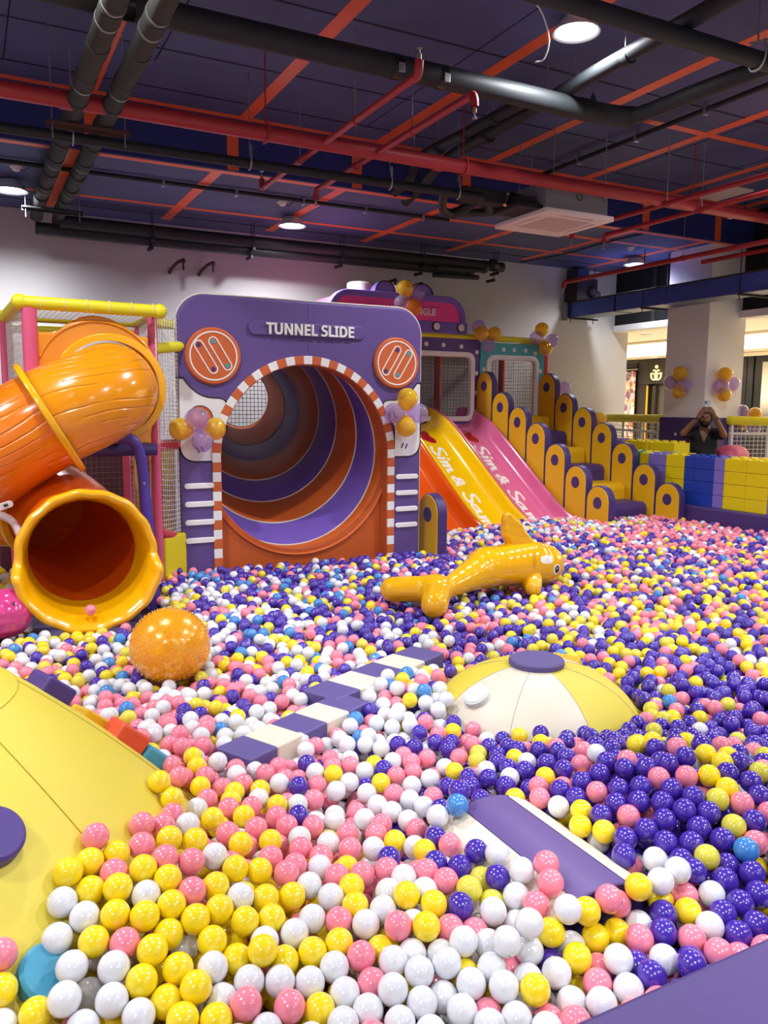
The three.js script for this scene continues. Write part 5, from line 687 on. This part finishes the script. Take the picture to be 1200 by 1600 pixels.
  t.put('beard', surf((x, y, z) => { const m = Math.hypot((x - 0.004) / 0.03, (y - 1.606) / 0.012) - 1; return Math.max(head(x, y, z) - 0.008, y - 1.632 + (z > 0.06 && y > 1.62 ? 0.0 : 0) - (Math.abs(x) > 0.06 ? 0.03 : 0), 0.0 - z, z > 0.05 ? -m * 0.01 : -1); }, [-0.11, 1.5, -0.02], [0.11, 1.68, 0.14], 0.006), hairM, b);
  for (const s of [-1, 1]) { t.put('eyebrow', rod([0.004 + s * 0.012, 1.7, 0.1], [0.004 + s * 0.05, 1.703, 0.085], 0.005, 6), hairM, b); const e = t.put('eye', ball(0.004 + s * 0.031, 1.673, 0.083, 0.0125, 14, 10), mat(0xa89c90, 0.4), b); t.put('pupil', ball(0.004 + s * 0.031, 1.673, 0.0925, 0.0052, 10, 8), hairM, e.parent === b ? b : b); }
  t.put('watch', new THREE.TorusGeometry(0.034, 0.008, 8, 24).rotateX(0.6).translate(0.133, 1.683, 0.297), mat(0xb89a54, 0.3, { metalness: 0.9 }), b);
}
{
  const t = new Thing('phone', 'silver phone held up in both hands by the man in black', 'phone', [9.2, 0, -7.95]); t.g.rotation.y = -0.859;
  t.put('case', new RoundedBoxGeometry(0.076, 0.15, 0.009, 3, 0.004).translate(0.02, 1.845, 0.318), mat(0xcfd2d4, 0.25, { metalness: 0.4 })); t.put('camera_bump', new RoundedBoxGeometry(0.036, 0.036, 0.005, 2, 0.002).translate(-0.0, 1.897, 0.324), mat(0x888c90, 0.3, { metalness: 0.6 })); for (const [x, y] of [[-0.008, 1.905], [0.008, 1.889]]) t.put('lens', disc([x, y, 0.326], [0, 0, 1], 0.007, 0.003, 16), M.black);
}

// ---------------------------------------------------------------- the pit balls
const PLACED = {
  p: '.243 .693 -2.070; .377 .644 -2.169; .438 .615 -2.190; .486 .593 -2.282; .355 .646 -2.056; .581 .550 -2.613; .681 .514 -2.649; .796 .492 -2.578; .640 .519 -2.473; .466 .614 -1.974; .271 .639 -1.971; .401 .634 -1.988; .440 .600 -1.867; .617 .561 -2.160; .723 .522 -2.219; .261 .580 -1.769; .476 .509 -1.548; .008 .611 -1.809; .822 .491 -2.312; .766 .498 -2.397; .898 .481 -2.642; .588 .532 -2.752; 1.172 .460 -2.826; 1.517 .456 -2.537; 1.446 .455 -2.535; 1.226 .454 -2.617; 1.158 .457 -2.629; 1.046 .461 -2.512; 1.340 .454 -2.462; 1.410 .454 -2.459; 1.625 .460 -2.479; 1.737 .462 -2.553; 1.375 .459 -2.254; 1.266 .455 -2.341; 1.208 .466 -2.079; 1.202 .522 -1.872; 1.124 .463 -2.160; 1.078 .469 -2.107; .996 .473 -2.145; .954 .488 -2.036; .978 .519 -1.846; 1.063 .530 -1.774; 1.318 .591 -1.575; 1.086 .533 -1.709; .884 .529 -1.606; .911 .516 -1.863; .845 .514 -1.887; .755 .523 -1.975; .851 .503 -2.015; .812 .506 -2.077; .913 .478 -2.227; .831 .492 -2.243; .992 .465 -2.411; .771 .512 -1.711; .772 .499 -1.584; .768 .474 -1.519; .566 .489 -1.521; 1.008 .509 -1.562; 1.073 .489 -1.548; 1.090 .453 -1.436; .704 .460 -1.389; .976 .442 -1.350; 1.676 .516 -2.059; 1.751 .570 -1.856; 1.970 .543 -2.168; 1.964 .501 -2.315; 1.735 .566 -1.700; 1.919 .625 -1.758; 2.138 .635 -1.885; 1.985 .638 -1.706; 2.032 .615 -1.535; 1.955 .565 -1.423; 1.387 .566 -1.412; 1.439 .525 -1.433; 1.649 .505 -1.399; 1.416 .497 -1.331; 1.533 .496 -1.272; 1.539 .505 -1.197; 1.602 .479 -1.187; 1.668 .491 -1.166; 1.289 .457 -1.336; 1.241 .468 -1.286; 1.244 .464 -1.175; 1.316 .476 -1.169; 1.227 .544 -1.500; 1.284 .580 -1.516; 1.119 .464 -1.221; 1.092 .435 -1.279; 2.556 .530 -1.895; 2.444 .556 -1.949; 2.555 .520 -1.983',
  y: '.477 .641 -2.416; .504 .601 -2.366; .288 .650 -2.038; .220 .660 -2.013; .165 .671 -1.970; .210 .629 -1.936; .269 .639 -1.901; .197 .589 -1.794; .252 .611 -1.839; .314 .607 -1.809; .644 .517 -2.575; .434 .629 -2.087; .503 .608 -2.082; .607 .549 -2.286; .746 .499 -2.518; .714 .506 -2.454; .716 .515 -2.320; .339 .640 -1.955; .391 .623 -1.911; .381 .603 -1.830; .505 .585 -1.885; .577 .576 -1.953; .635 .559 -2.092; .643 .553 -1.949; .737 .523 -2.127; .492 .571 -1.808; .427 .580 -1.784; .360 .568 -1.774; .451 .552 -1.725; .544 .548 -1.768; .613 .533 -1.768; .622 .544 -1.839; .313 .576 -1.722; .278 .550 -1.668; .321 .513 -1.628; .359 .546 -1.676; .383 .538 -1.611; .341 .512 -1.561; .496 .518 -1.684; .407 .502 -1.540; .066 .529 -1.696; .003 .562 -1.760; .549 .545 -1.650; .857 .481 -2.402; .839 .484 -2.524; .671 .520 -2.725; .602 .500 -1.651; 1.266 .453 -2.440; 1.542 .462 -2.379; 1.103 .478 -2.030; .952 .545 -1.685; 1.004 .534 -1.635; .943 .532 -1.569; .835 .480 -1.606; .832 .517 -1.743; .857 .519 -1.819; .694 .530 -1.837; .743 .502 -1.648; .672 .502 -1.646; .630 .471 -1.503; .987 .462 -1.462; .829 .447 -1.488; 1.077 .495 -1.311; 1.783 .484 -2.335; 1.735 .522 -2.096; 1.663 .540 -1.828; 1.644 .536 -1.706; 2.093 .596 -2.030; 2.160 .646 -1.782; 2.045 .643 -1.670; 2.046 .630 -1.601; 1.487 .570 -1.411; 1.583 .495 -1.421; 1.602 .504 -1.347; 1.319 .550 -1.416; 1.335 .484 -1.399; 1.403 .478 -1.396; 1.210 .525 -1.420; 1.233 .496 -1.349; 2.156 .646 -1.712',
  w: '.144 .632 -1.913; .124 .591 -1.840; .187 .612 -1.862; .793 .496 -2.648; .583 .541 -2.383; .513 .591 -2.209; .536 .595 -2.006; .330 .616 -1.877; .556 .565 -1.842; .145 .574 -1.749; .227 .572 -1.709; .212 .542 -1.648; .258 .524 -1.599; .433 .535 -1.659; .437 .494 -1.602; .504 .508 -1.613; .569 .501 -1.590; .503 .476 -1.493; .150 .516 -1.628; .121 .562 -1.671; -.002 .517 -1.707; .922 .475 -2.559; .574 .521 -1.710; 1.356 .458 -2.751; 1.398 .457 -2.694; 1.134 .464 -2.890; 1.388 .453 -2.576; 1.254 .454 -2.549; 1.080 .461 -2.609; 1.163 .456 -2.489; 1.091 .459 -2.445; 1.183 .455 -2.388; 1.437 .457 -2.381; 1.639 .474 -2.315; 1.661 .491 -2.201; 1.310 .459 -2.209; 1.294 .456 -2.277; 1.353 .455 -2.367; 1.198 .458 -2.228; 1.177 .456 -2.294; 1.216 .461 -2.148; 1.229 .551 -1.987; 1.139 .481 -1.970; 1.093 .460 -2.222; 1.020 .486 -2.012; .994 .531 -1.777; 1.257 .564 -1.713; 1.259 .572 -1.606; .931 .524 -1.748; .887 .520 -1.693; .942 .501 -1.632; 1.017 .528 -1.703; .824 .516 -1.665; .789 .519 -1.803; .755 .523 -1.871; .820 .512 -1.953; .911 .486 -2.100; .997 .467 -2.248; .838 .496 -2.151; .925 .472 -2.391; .713 .515 -1.747; .652 .516 -1.712; .831 .501 -1.532; .702 .495 -1.584; .698 .476 -1.517; .634 .489 -1.570; .895 .485 -1.553; 1.132 .524 -1.554; 1.001 .524 -1.490; 1.066 .502 -1.480; 1.073 .548 -1.415; 1.138 .574 -1.415; 1.034 .490 -1.419; .957 .483 -1.522; .935 .509 -1.461; .867 .502 -1.471; .905 .457 -1.426; .964 .487 -1.401; 1.020 .495 -1.351; .912 .469 -1.358; .840 .476 -1.412; .790 .495 -1.457; .726 .469 -1.454; .825 .458 -1.347; .774 .465 -1.394; .942 .468 -1.295; 1.011 .463 -1.290; 1.104 .471 -1.371; 1.145 .498 -1.420; 1.054 .436 -1.339; .658 .473 -1.439; 1.787 .496 -2.266; 1.634 .526 -1.903; 1.673 .532 -1.530; 1.637 .571 -1.418; 1.568 .562 -1.412; 1.706 .514 -1.361; 1.472 .483 -1.388; 1.601 .507 -1.277; 1.416 .494 -1.252; 1.307 .506 -1.290; 1.266 .478 -1.408; 1.254 .577 -1.413; 1.283 .478 -1.231; 1.160 .454 -1.281; 1.165 .485 -1.342; 1.184 .492 -1.521; 1.215 .533 -1.568; 1.201 .474 -1.229; 1.050 .465 -1.233',
  c: '.173 .529 -1.704',
  u: '1.472 .459 -2.693; 1.520 .458 -2.642; 1.615 .461 -2.637; 1.627 .459 -2.564; 1.454 .462 -2.286; 1.330 .596 -2.021; 1.554 .467 -2.306; 1.778 .466 -2.496; 1.839 .472 -2.451; 1.730 .501 -2.203; 1.195 .511 -1.941; 1.023 .504 -1.917; 1.118 .519 -1.815; 1.166 .520 -1.764; 1.230 .544 -1.776; 1.213 .541 -1.648; 1.066 .527 -1.606; 1.712 .477 -2.343; 1.700 .535 -1.976; 1.701 .544 -1.896; 1.683 .551 -1.762; 1.666 .541 -1.640; 1.804 .587 -1.815; 1.835 .580 -1.937; 1.897 .608 -1.884; 2.019 .577 -2.078; 1.908 .588 -1.984; 1.805 .540 -2.081; 1.769 .560 -1.950; 1.816 .518 -2.186; 1.888 .534 -2.164; 2.030 .500 -2.336; 1.897 .493 -2.335; 1.798 .588 -1.721; 1.750 .571 -1.768; 1.732 .560 -1.624; 1.739 .553 -1.555; 1.798 .578 -1.617; 1.852 .605 -1.768; 1.841 .600 -1.667; 1.904 .618 -1.691; 1.940 .625 -1.832; 1.999 .640 -1.797; 2.078 .648 -1.796; 1.926 .618 -1.625; 1.862 .602 -1.601; 1.854 .578 -1.537; 1.793 .560 -1.510; 1.917 .601 -1.558; 2.009 .593 -1.473; 1.876 .569 -1.472; 1.837 .528 -1.421; 1.731 .535 -1.488; 1.703 .548 -1.422; 1.773 .527 -1.375; 1.675 .505 -1.299; 1.745 .510 -1.303; 1.855 .535 -1.354; 1.814 .517 -1.300; 1.485 .499 -1.321; 1.536 .504 -1.369; 1.653 .492 -1.234; 1.722 .498 -1.234; 1.481 .484 -1.227; 1.390 .465 -1.175; 1.434 .517 -1.187; 1.351 .490 -1.228; 1.366 .469 -1.292; 1.199 .460 -1.398; 1.167 .455 -1.172; 2.113 .643 -1.656; 2.228 .635 -1.705; 2.150 .631 -1.598; 2.116 .616 -1.539',
  o: '1.663 .466 -2.412; 1.202 .506 -1.707; 1.121 .534 -1.648; 1.169 .502 -1.610; 1.980 .618 -1.581; 1.941 .587 -1.488; 1.778 .558 -1.442; 2.246 .624 -1.638',
  b: '1.288 .582 -1.968; 1.889 .571 -1.403; 1.485 .479 -1.158',
};
const BR = 0.035, BC = { p: [0xf18599, 'pink'], y: [0xfadb18, 'bright yellow'], w: [0xe2e2e5, 'white'], u: [0x452aa0, 'deep purple'], o: [0xe0d342, 'olive yellow'], b: [0x3f86cc, 'sky blue'], c: [0xe4e2dd, 'clear whitish'] };
const bump = (x, z, a, b, s, h) => h * Math.exp(-((x - a) ** 2 + (z - b) ** 2) / (s * s));
const level = (x, z) => 0.45 + bump(x, z, 0.28, -2.05, 0.45, 0.2) + bump(x, z, 2.1, -1.75, 0.5, 0.2) + bump(x, z, 0.5, -2.95, 0.45, 0.09) + (z < -3.4 ? 0.045 * (fbm(x * 1.6 + 7, z * 1.6 + 3, 0, 71, 3) - 0.5) : 0.02 * (noise2(x * 3, z * 3, 0, 75) - 0.5)) + bump(x, z, 5.9, -7.3, 0.8, 0.06) + bump(x, z, 1.45, -6.8, 0.3, 0.1) + bump(x, z, 1.05, -1.7, 0.28, 0.075) + bump(x, z, 1.45, -1.22, 0.25, 0.03) + bump(x, z, 1.75, -3.12, 0.32, 0.09);
// what stands in the pit, as the height of its top over (x, z): balls lie on it or stay clear of it
function ground(x, z) {
  let h = PITFLOOR + BR; const dC = Math.hypot(x + 0.32, z + 2.586), up = (v) => { if (v > h) h = v; };
  if (dC < 1.2) { const a = Math.max(0, dC - 0.2); up(1.133 - 0.7 * a - 0.276 * a * a + BR * 1.25); }
  const dD = Math.hypot(x - 2.3, z + 2.87); if (dD < 0.55) up(0.2 + 0.43 * Math.pow(Math.max(0, 1 - (dD / 0.555) ** 2), 0.375) + BR * 1.15);
  if (Math.abs(x - 1.41) < 0.3 && z > -2.03 && z < -1.43) up(0.27 + 0.3 * Math.sqrt(Math.max(0, 1 - ((x - 1.41) / 0.3) ** 2)) + BR * 1.05);
  const seg = (ax, az, bx, bz) => { const t = clamp(((x - ax) * (bx - ax) + (z - az) * (bz - az)) / ((bx - ax) ** 2 + (bz - az) ** 2), 0, 1); return Math.hypot(x - ax - t * (bx - ax), z - az - t * (bz - az)); };
  if (seg(0.9, -2.85, 1.43, -3.12) < 0.118) up(0.485 + BR); if (seg(1.44, -3.28, 2.08, -3.58) < 0.128) up(0.505 + BR);
  if (seg(2.6, -4.7, 4.0, -4.85) < 0.11 || seg(2.8, -4.6, 2.66, -4.4) < 0.09 || seg(3.64, -4.62, 3.58, -4.56) < 0.08) return 9;
  if (Math.hypot(x - 0.86, z + 3.98) < 0.165 || seg(-0.6, -5.25, 0.17, -5.1) < 0.15) return 9;
  if (Math.hypot(x - 0.09, z + 1.79) < 0.1) return 9;
  if (z > -1.085 || x > 7.8 || z < -9.7) return 9;
  if (z < -6.42 && x > 1.46 && x < 3.8 ) return 9; if (x > 3.8 && x < 3.98 && z < -6.24 && z > -6.7) return 9;
  if (x > 4.5 && x < 6.63 && z < -7.5) return 9; if (x > 6.58 && z < -6.98) { if (x < 6.79 || x > 7.68 || z < -7.45) return 9; }
  if (z < -5.0 && x > 0.18 && x < 1.1 && Math.hypot(x - 0.62, (z + 5.4) * 0.8) < 0.5) return 9; if (z < -5.35 && x > 0.3 && x < 1.2 && z > -7.4) return 9; if (Math.hypot(x - 1.17, z + 5.9) < 0.08 || Math.hypot(x - 0.3, z + 5.72) < 0.06) return 9;
  if (z < -7.9 && x < 0.6) return 9; if (x > 0.2 && x < 1.8 && z < -7.25) return 9;
  return h;
}
const cell = 0.07, gridB = new Map(), balls = [], gk = (i, j) => (i + 512) * 4096 + (j + 1024);
function addBall(x, y, z, c, fixed) { const b = [x, y, z, c, fixed]; balls.push(b); const k = gk(Math.floor(x / cell), Math.floor(z / cell)); if (!gridB.has(k)) gridB.set(k, []); gridB.get(k).push(b); }
function support(x, z) { let h = ground(x, z); if (h > 5) return h; const ci = Math.floor(x / cell), cj = Math.floor(z / cell); for (let i = ci - 1; i <= ci + 1; i++) for (let j = cj - 1; j <= cj + 1; j++) { const l = gridB.get(gk(i, j)); if (l) for (const b of l) { const d = 4 * BR * BR - (b[0] - x) ** 2 - (b[2] - z) ** 2; if (d > 0) { const q = b[1] + Math.sqrt(d); if (q > h) h = q; } } } return h; }
// balls picked out in the foreground, placed one by one
for (const c in PLACED) for (const s of PLACED[c].split(';')) { const [x, y, z] = s.trim().split(/\s+/).map(Number); addBall(x, y, z, c, true); }
// colours drift over the pit: centres with their mixes
const ZONES = [ // x, z, spread, weights of p y w u o b
  [0.35, -2.0, 0.35, [25, 55, 18, 1, 1, 0]], [0.75, -2.3, 0.35, [45, 14, 38, 2, 1, 0]], [0.6, -1.5, 0.4, [18, 35, 45, 1, 2, 0]], [1.1, -1.4, 0.3, [18, 16, 56, 8, 2, 0]], [0.85, -2.7, 0.3, [52, 8, 36, 4, 0, 0]], [1.35, -2.7, 0.3, [25, 4, 50, 20, 1, 0]], [1.6, -3.0, 0.25, [12, 3, 72, 10, 0, 3]],
  [2.0, -1.9, 0.5, [14, 9, 3, 68, 4, 2]], [2.8, -2.4, 0.6, [14, 6, 1, 70, 7, 2]], [1.75, -1.4, 0.3, [16, 12, 18, 50, 2, 2]], [3.2, -3.2, 0.6, [18, 14, 6, 48, 13, 1]], [2.6, -3.6, 0.4, [22, 10, 6, 50, 11, 1]], [3.9, -4.0, 0.8, [19, 17, 9, 40, 14, 1]], [4.9, -4.2, 0.8, [24, 20, 5, 34, 16, 1]], [5.2, -5.2, 0.9, [18, 8, 8, 52, 6, 8]], [6.6, -5.6, 0.8, [54, 8, 10, 22, 4, 2]], [7.2, -6.7, 0.7, [68, 4, 12, 13, 3, 0]], [5.9, -6.9, 0.5, [22, 6, 48, 14, 6, 4]], [4.6, -6.6, 0.6, [20, 7, 22, 42, 3, 6]],
  [2.9, -5.7, 0.8, [17, 5, 15, 52, 3, 8]], [1.9, -5.8, 0.6, [15, 6, 20, 42, 5, 12]], [2.2, -4.6, 0.7, [20, 9, 24, 36, 6, 5]], [1.4, -4.6, 0.6, [19, 8, 34, 24, 8, 7]], [1.3, -3.7, 0.5, [24, 12, 38, 16, 6, 4]], [0.5, -3.6, 0.4, [40, 8, 36, 10, 4, 2]], [0.4, -4.4, 0.5, [20, 14, 34, 20, 10, 2]], [2.6, -4.0, 0.5, [18, 12, 28, 24, 12, 6]], [0.05, -6.0, 0.7, [0, 40, 42, 1, 17, 0]], [1.2, -5.7, 0.4, [10, 14, 44, 16, 8, 8]],
];
const KEYS = ['p', 'y', 'w', 'u', 'o', 'b'];
function pick(x, z) { const w = [0, 0, 0, 0, 0, 0]; for (const [a, b, s, m] of ZONES) { const k = Math.exp(-((x - a) ** 2 + (z - b) ** 2) / (s * s)) + 1e-9; for (let i = 0; i < 6; i++) w[i] += k * m[i]; } let r = rnd() * w.reduce((p, q) => p + q, 0); for (let i = 0; i < 6; i++) if ((r -= w[i]) < 0) return KEYS[i]; return 'w'; }
const sinY = Math.sin(0.480193), cosY = Math.cos(0.480193);
function inView(x, z) { const d = x * sinY - z * cosY, l = x * cosY + z * sinY; return Math.abs(l) < 0.56 * d + 0.45 && d > 0.9; }
const placed = balls.splice(0); gridB.clear();
const hits = new Map(); for (const b of placed) { const k = gk(Math.floor(b[0] / 0.07), Math.floor(b[2] / 0.07)); if (!hits.has(k)) hits.set(k, []); hits.get(k).push(b); }
function clash(x, y, z) { const ci = Math.floor(x / 0.07), cj = Math.floor(z / 0.07); for (let i = ci - 1; i <= ci + 1; i++) for (let j = cj - 1; j <= cj + 1; j++) for (const b of hits.get(gk(i, j)) || []) if ((b[0] - x) ** 2 + (b[1] - y) ** 2 + (b[2] - z) ** 2 < 3.7 * BR * BR) return true; return false; }
for (let n = 0, tries = 330000; n < tries; n++) {
  if (n === 210000) for (const b of placed) addBall(...b); // the lower layers lie already: now the picked out ones, then the gaps
  const lower = n < 210000;
  let x, z; if (n % 5) { x = -0.9 + rnd() * 8.75; z = -1.05 - rnd() * 8.3; } else { x = -0.6 + rnd() * 4.4; z = -1.05 - rnd() * 3.6; }
  if (!inView(x, z)) continue;
  let h = support(x, z); if (h > 5) continue; const top = level(x, z); if (h > top + 0.05) continue;
  let step = 0.03; for (let k = 0; k < 16; k++) { const a = rnd() * 6.2832, x2 = x + step * Math.cos(a), z2 = z + step * Math.sin(a), h2 = support(x2, z2); if (h2 < h) { x = x2; z = z2; h = h2; } else step *= 0.86; }
  if (h > level(x, z) + (lower ? (z > -2.9 ? -0.03 : 0.004) : 0.008) || (lower && z > -3.4 && clash(x, h, z))) continue;
  addBall(x, h, z, pick(x, z), false);
}
// one glossy ball shape; near balls that show are things of their own, the rest one mass
const ballGeo = new THREE.SphereGeometry(BR, 32, 20), seamGeo = new THREE.TorusGeometry(BR - 0.0002, 0.00045, 4, 40), T_ball = dataTex(64, (u, v) => grey(0.62 + 0.5 * (fbm(u * 6, v * 6, 6, 81, 3) - 0.5)));
const ballMat = {}; for (const k in BC) ballMat[k] = k === 'c' ? mat(BC[k][0], 0.12, { transmission: 0.75, thickness: 0, roughness: 0.1, side: THREE.DoubleSide }) : mat(BC[k][0], 0.22, { clearcoat: 0.8, clearcoatRoughness: 0.06 });
const proj = (b) => { const p = V(b[0], b[1], b[2]).applyMatrix4(camera.matrixWorldInverse); const f = 1252.455 / -p.z; return { x: 600 + p.x * f, y: 800 - p.y * f, d: -p.z, r: BR * f }; };
const near = balls.map((b, i) => ({ b, i, ...proj(b) })).filter((q) => q.d < 4.2 && q.d > 0.5 && q.x > -60 && q.x < 1260 && q.y < 1660).sort((a, b) => a.d - b.d);
const screenCell = new Map(); const sk = (x, y) => Math.floor(x / 60) * 1000 + Math.floor(y / 60);
for (const q of near) { // share of its disc that nearer balls leave free
  let free = 0, all = 0; const near2 = []; for (let i = -1; i <= 1; i++) for (let j = -1; j <= 1; j++) near2.push(...(screenCell.get(sk(q.x + i * 60, q.y + j * 60)) || []));
  for (let i = -3; i <= 3; i++) for (let j = -3; j <= 3; j++) { const x = q.x + (i / 3.4) * q.r, y = q.y + (j / 3.4) * q.r; if (i * i + j * j > 10) continue; all++; if (x < 0 || x > 1200 || y < 0 || y > 1600) continue; if (!near2.some((o) => (o.x - x) ** 2 + (o.y - y) ** 2 < o.r * o.r)) free++; }
  q.free = free / all; const k = sk(q.x, q.y); if (!screenCell.has(k)) screenCell.set(k, []); screenCell.get(k).push(q);
}
const chosen = near.filter((q) => q.free > 0.32).sort((a, b) => b.r * Math.sqrt(b.free) - a.r * Math.sqrt(a.free)).slice(0, 300);
const taken = new Set(chosen.map((q) => q.i));
// labels: colour, the colours it touches, and its rank outward from the closest landmark
const LM = [['the mound\'s light blue hold', 0.07, -1.74], ['the mound\'s purple hold', 0.2, -2.12], ['the right end of the yellow mound', 0.6, -2.75], ['the near cap of the striped hump', 1.42, -1.38], ['the far end of the striped hump', 1.38, -2.02], ['the cream front of the dome', 2.0, -2.4], ['the yellow right side of the dome', 2.62, -2.66], ['the left end of the near balance beam', 0.85, -2.8], ['the purple kerb at lower right', 1.5, -1.05], ['the middle of the bottom edge', 0.72, -1.42], ['the lower left corner', 0.03, -1.68], ['the right edge beyond the hump', 2.15, -1.62]];
const ORD = ['', 'second ', 'third ', 'fourth ', 'fifth ', 'sixth ', 'seventh ', 'eighth ', 'ninth ', 'tenth ', 'eleventh ', 'twelfth ', 'thirteenth ', 'fourteenth ', 'fifteenth ', 'sixteenth ', 'seventeenth ', 'eighteenth ', 'nineteenth ', 'twentieth '];
for (const q of chosen) { let best = 1e9; LM.forEach(([n, x, z], i) => { const d = Math.hypot(q.b[0] - x, q.b[2] - z); if (d < best) { best = d; q.lm = i; q.ld = d; } }); }
const groups = new Map(); for (const q of chosen) { const k = q.b[3] + q.lm; if (!groups.has(k)) groups.set(k, []); groups.get(k).push(q); }
for (const g of groups.values()) g.sort((a, b) => a.ld - b.ld).forEach((q, i) => { q.rank = i; });
const nth = (n) => `${n}${n % 10 === 1 ? 'st' : n % 10 === 2 ? 'nd' : n % 10 === 3 ? 'rd' : 'th'} `;
const TONE = { p: 'pink', y: 'yellow', w: 'white', u: 'purple', o: 'olive', b: 'blue', c: 'clear' };
for (const q of chosen) {
  const t = new Thing('pit_ball', `${TONE[q.b[3]]} pit ball, ${ORD[q.rank] || nth(q.rank + 1)}closest ${TONE[q.b[3]]} one to ${LM[q.lm][0]}`, 'ball', [q.b[0], q.b[1], q.b[2]], 'plastic pit balls in the foreground');
  const o = shade(new THREE.Mesh(ballGeo, ballMat[q.b[3]])); o.name = 'shell'; t.g.add(o); const s = shade(new THREE.Mesh(seamGeo, ballMat[q.b[3]])); s.name = 'seam'; s.rotation.set(rnd() * 6, rnd() * 6, 0); t.g.add(s);
}
{
  const rest = balls.filter((b, i) => !taken.has(i)), m = mat(0xffffff, 0.22, { clearcoat: 0.8, clearcoatRoughness: 0.06 }), im = new THREE.InstancedMesh(new THREE.SphereGeometry(BR, 24, 14), m, rest.length), M4 = new THREE.Matrix4(), c = new THREE.Color();
  rest.forEach((b, i) => { M4.makeTranslation(b[0], b[1], b[2]); im.setMatrixAt(i, M4); const v = 0.93 + 0.12 * rnd(); c.set(BC[b[3]][0]).multiplyScalar(v); im.setColorAt(i, c); });
  im.name = 'pit_balls_mass'; tag(im, 'thousands of small glossy pink, purple, white, yellow and blue balls filling the pit', 'pit balls'); im.userData.kind = 'stuff'; scene.add(shade(im));
  console.log('balls', balls.length, 'near', near.length, 'single', chosen.length, 'farthest single', Math.max(...chosen.map((q) => q.d)).toFixed(2), 'groups', Math.max(...[...groups.values()].map((g) => g.length)));
}
{ const t = new Thing('pit_ball', 'lone pink ball lying inside the mouth of the orange tube slide', 'ball', [0.62, 0.56, -5.06]); t.put('shell', new THREE.SphereGeometry(BR, 24, 14), ballMat.p); t.put('seam', new THREE.TorusGeometry(BR, 0.0005, 4, 40), ballMat.p); }
renderer.render(scene, camera);
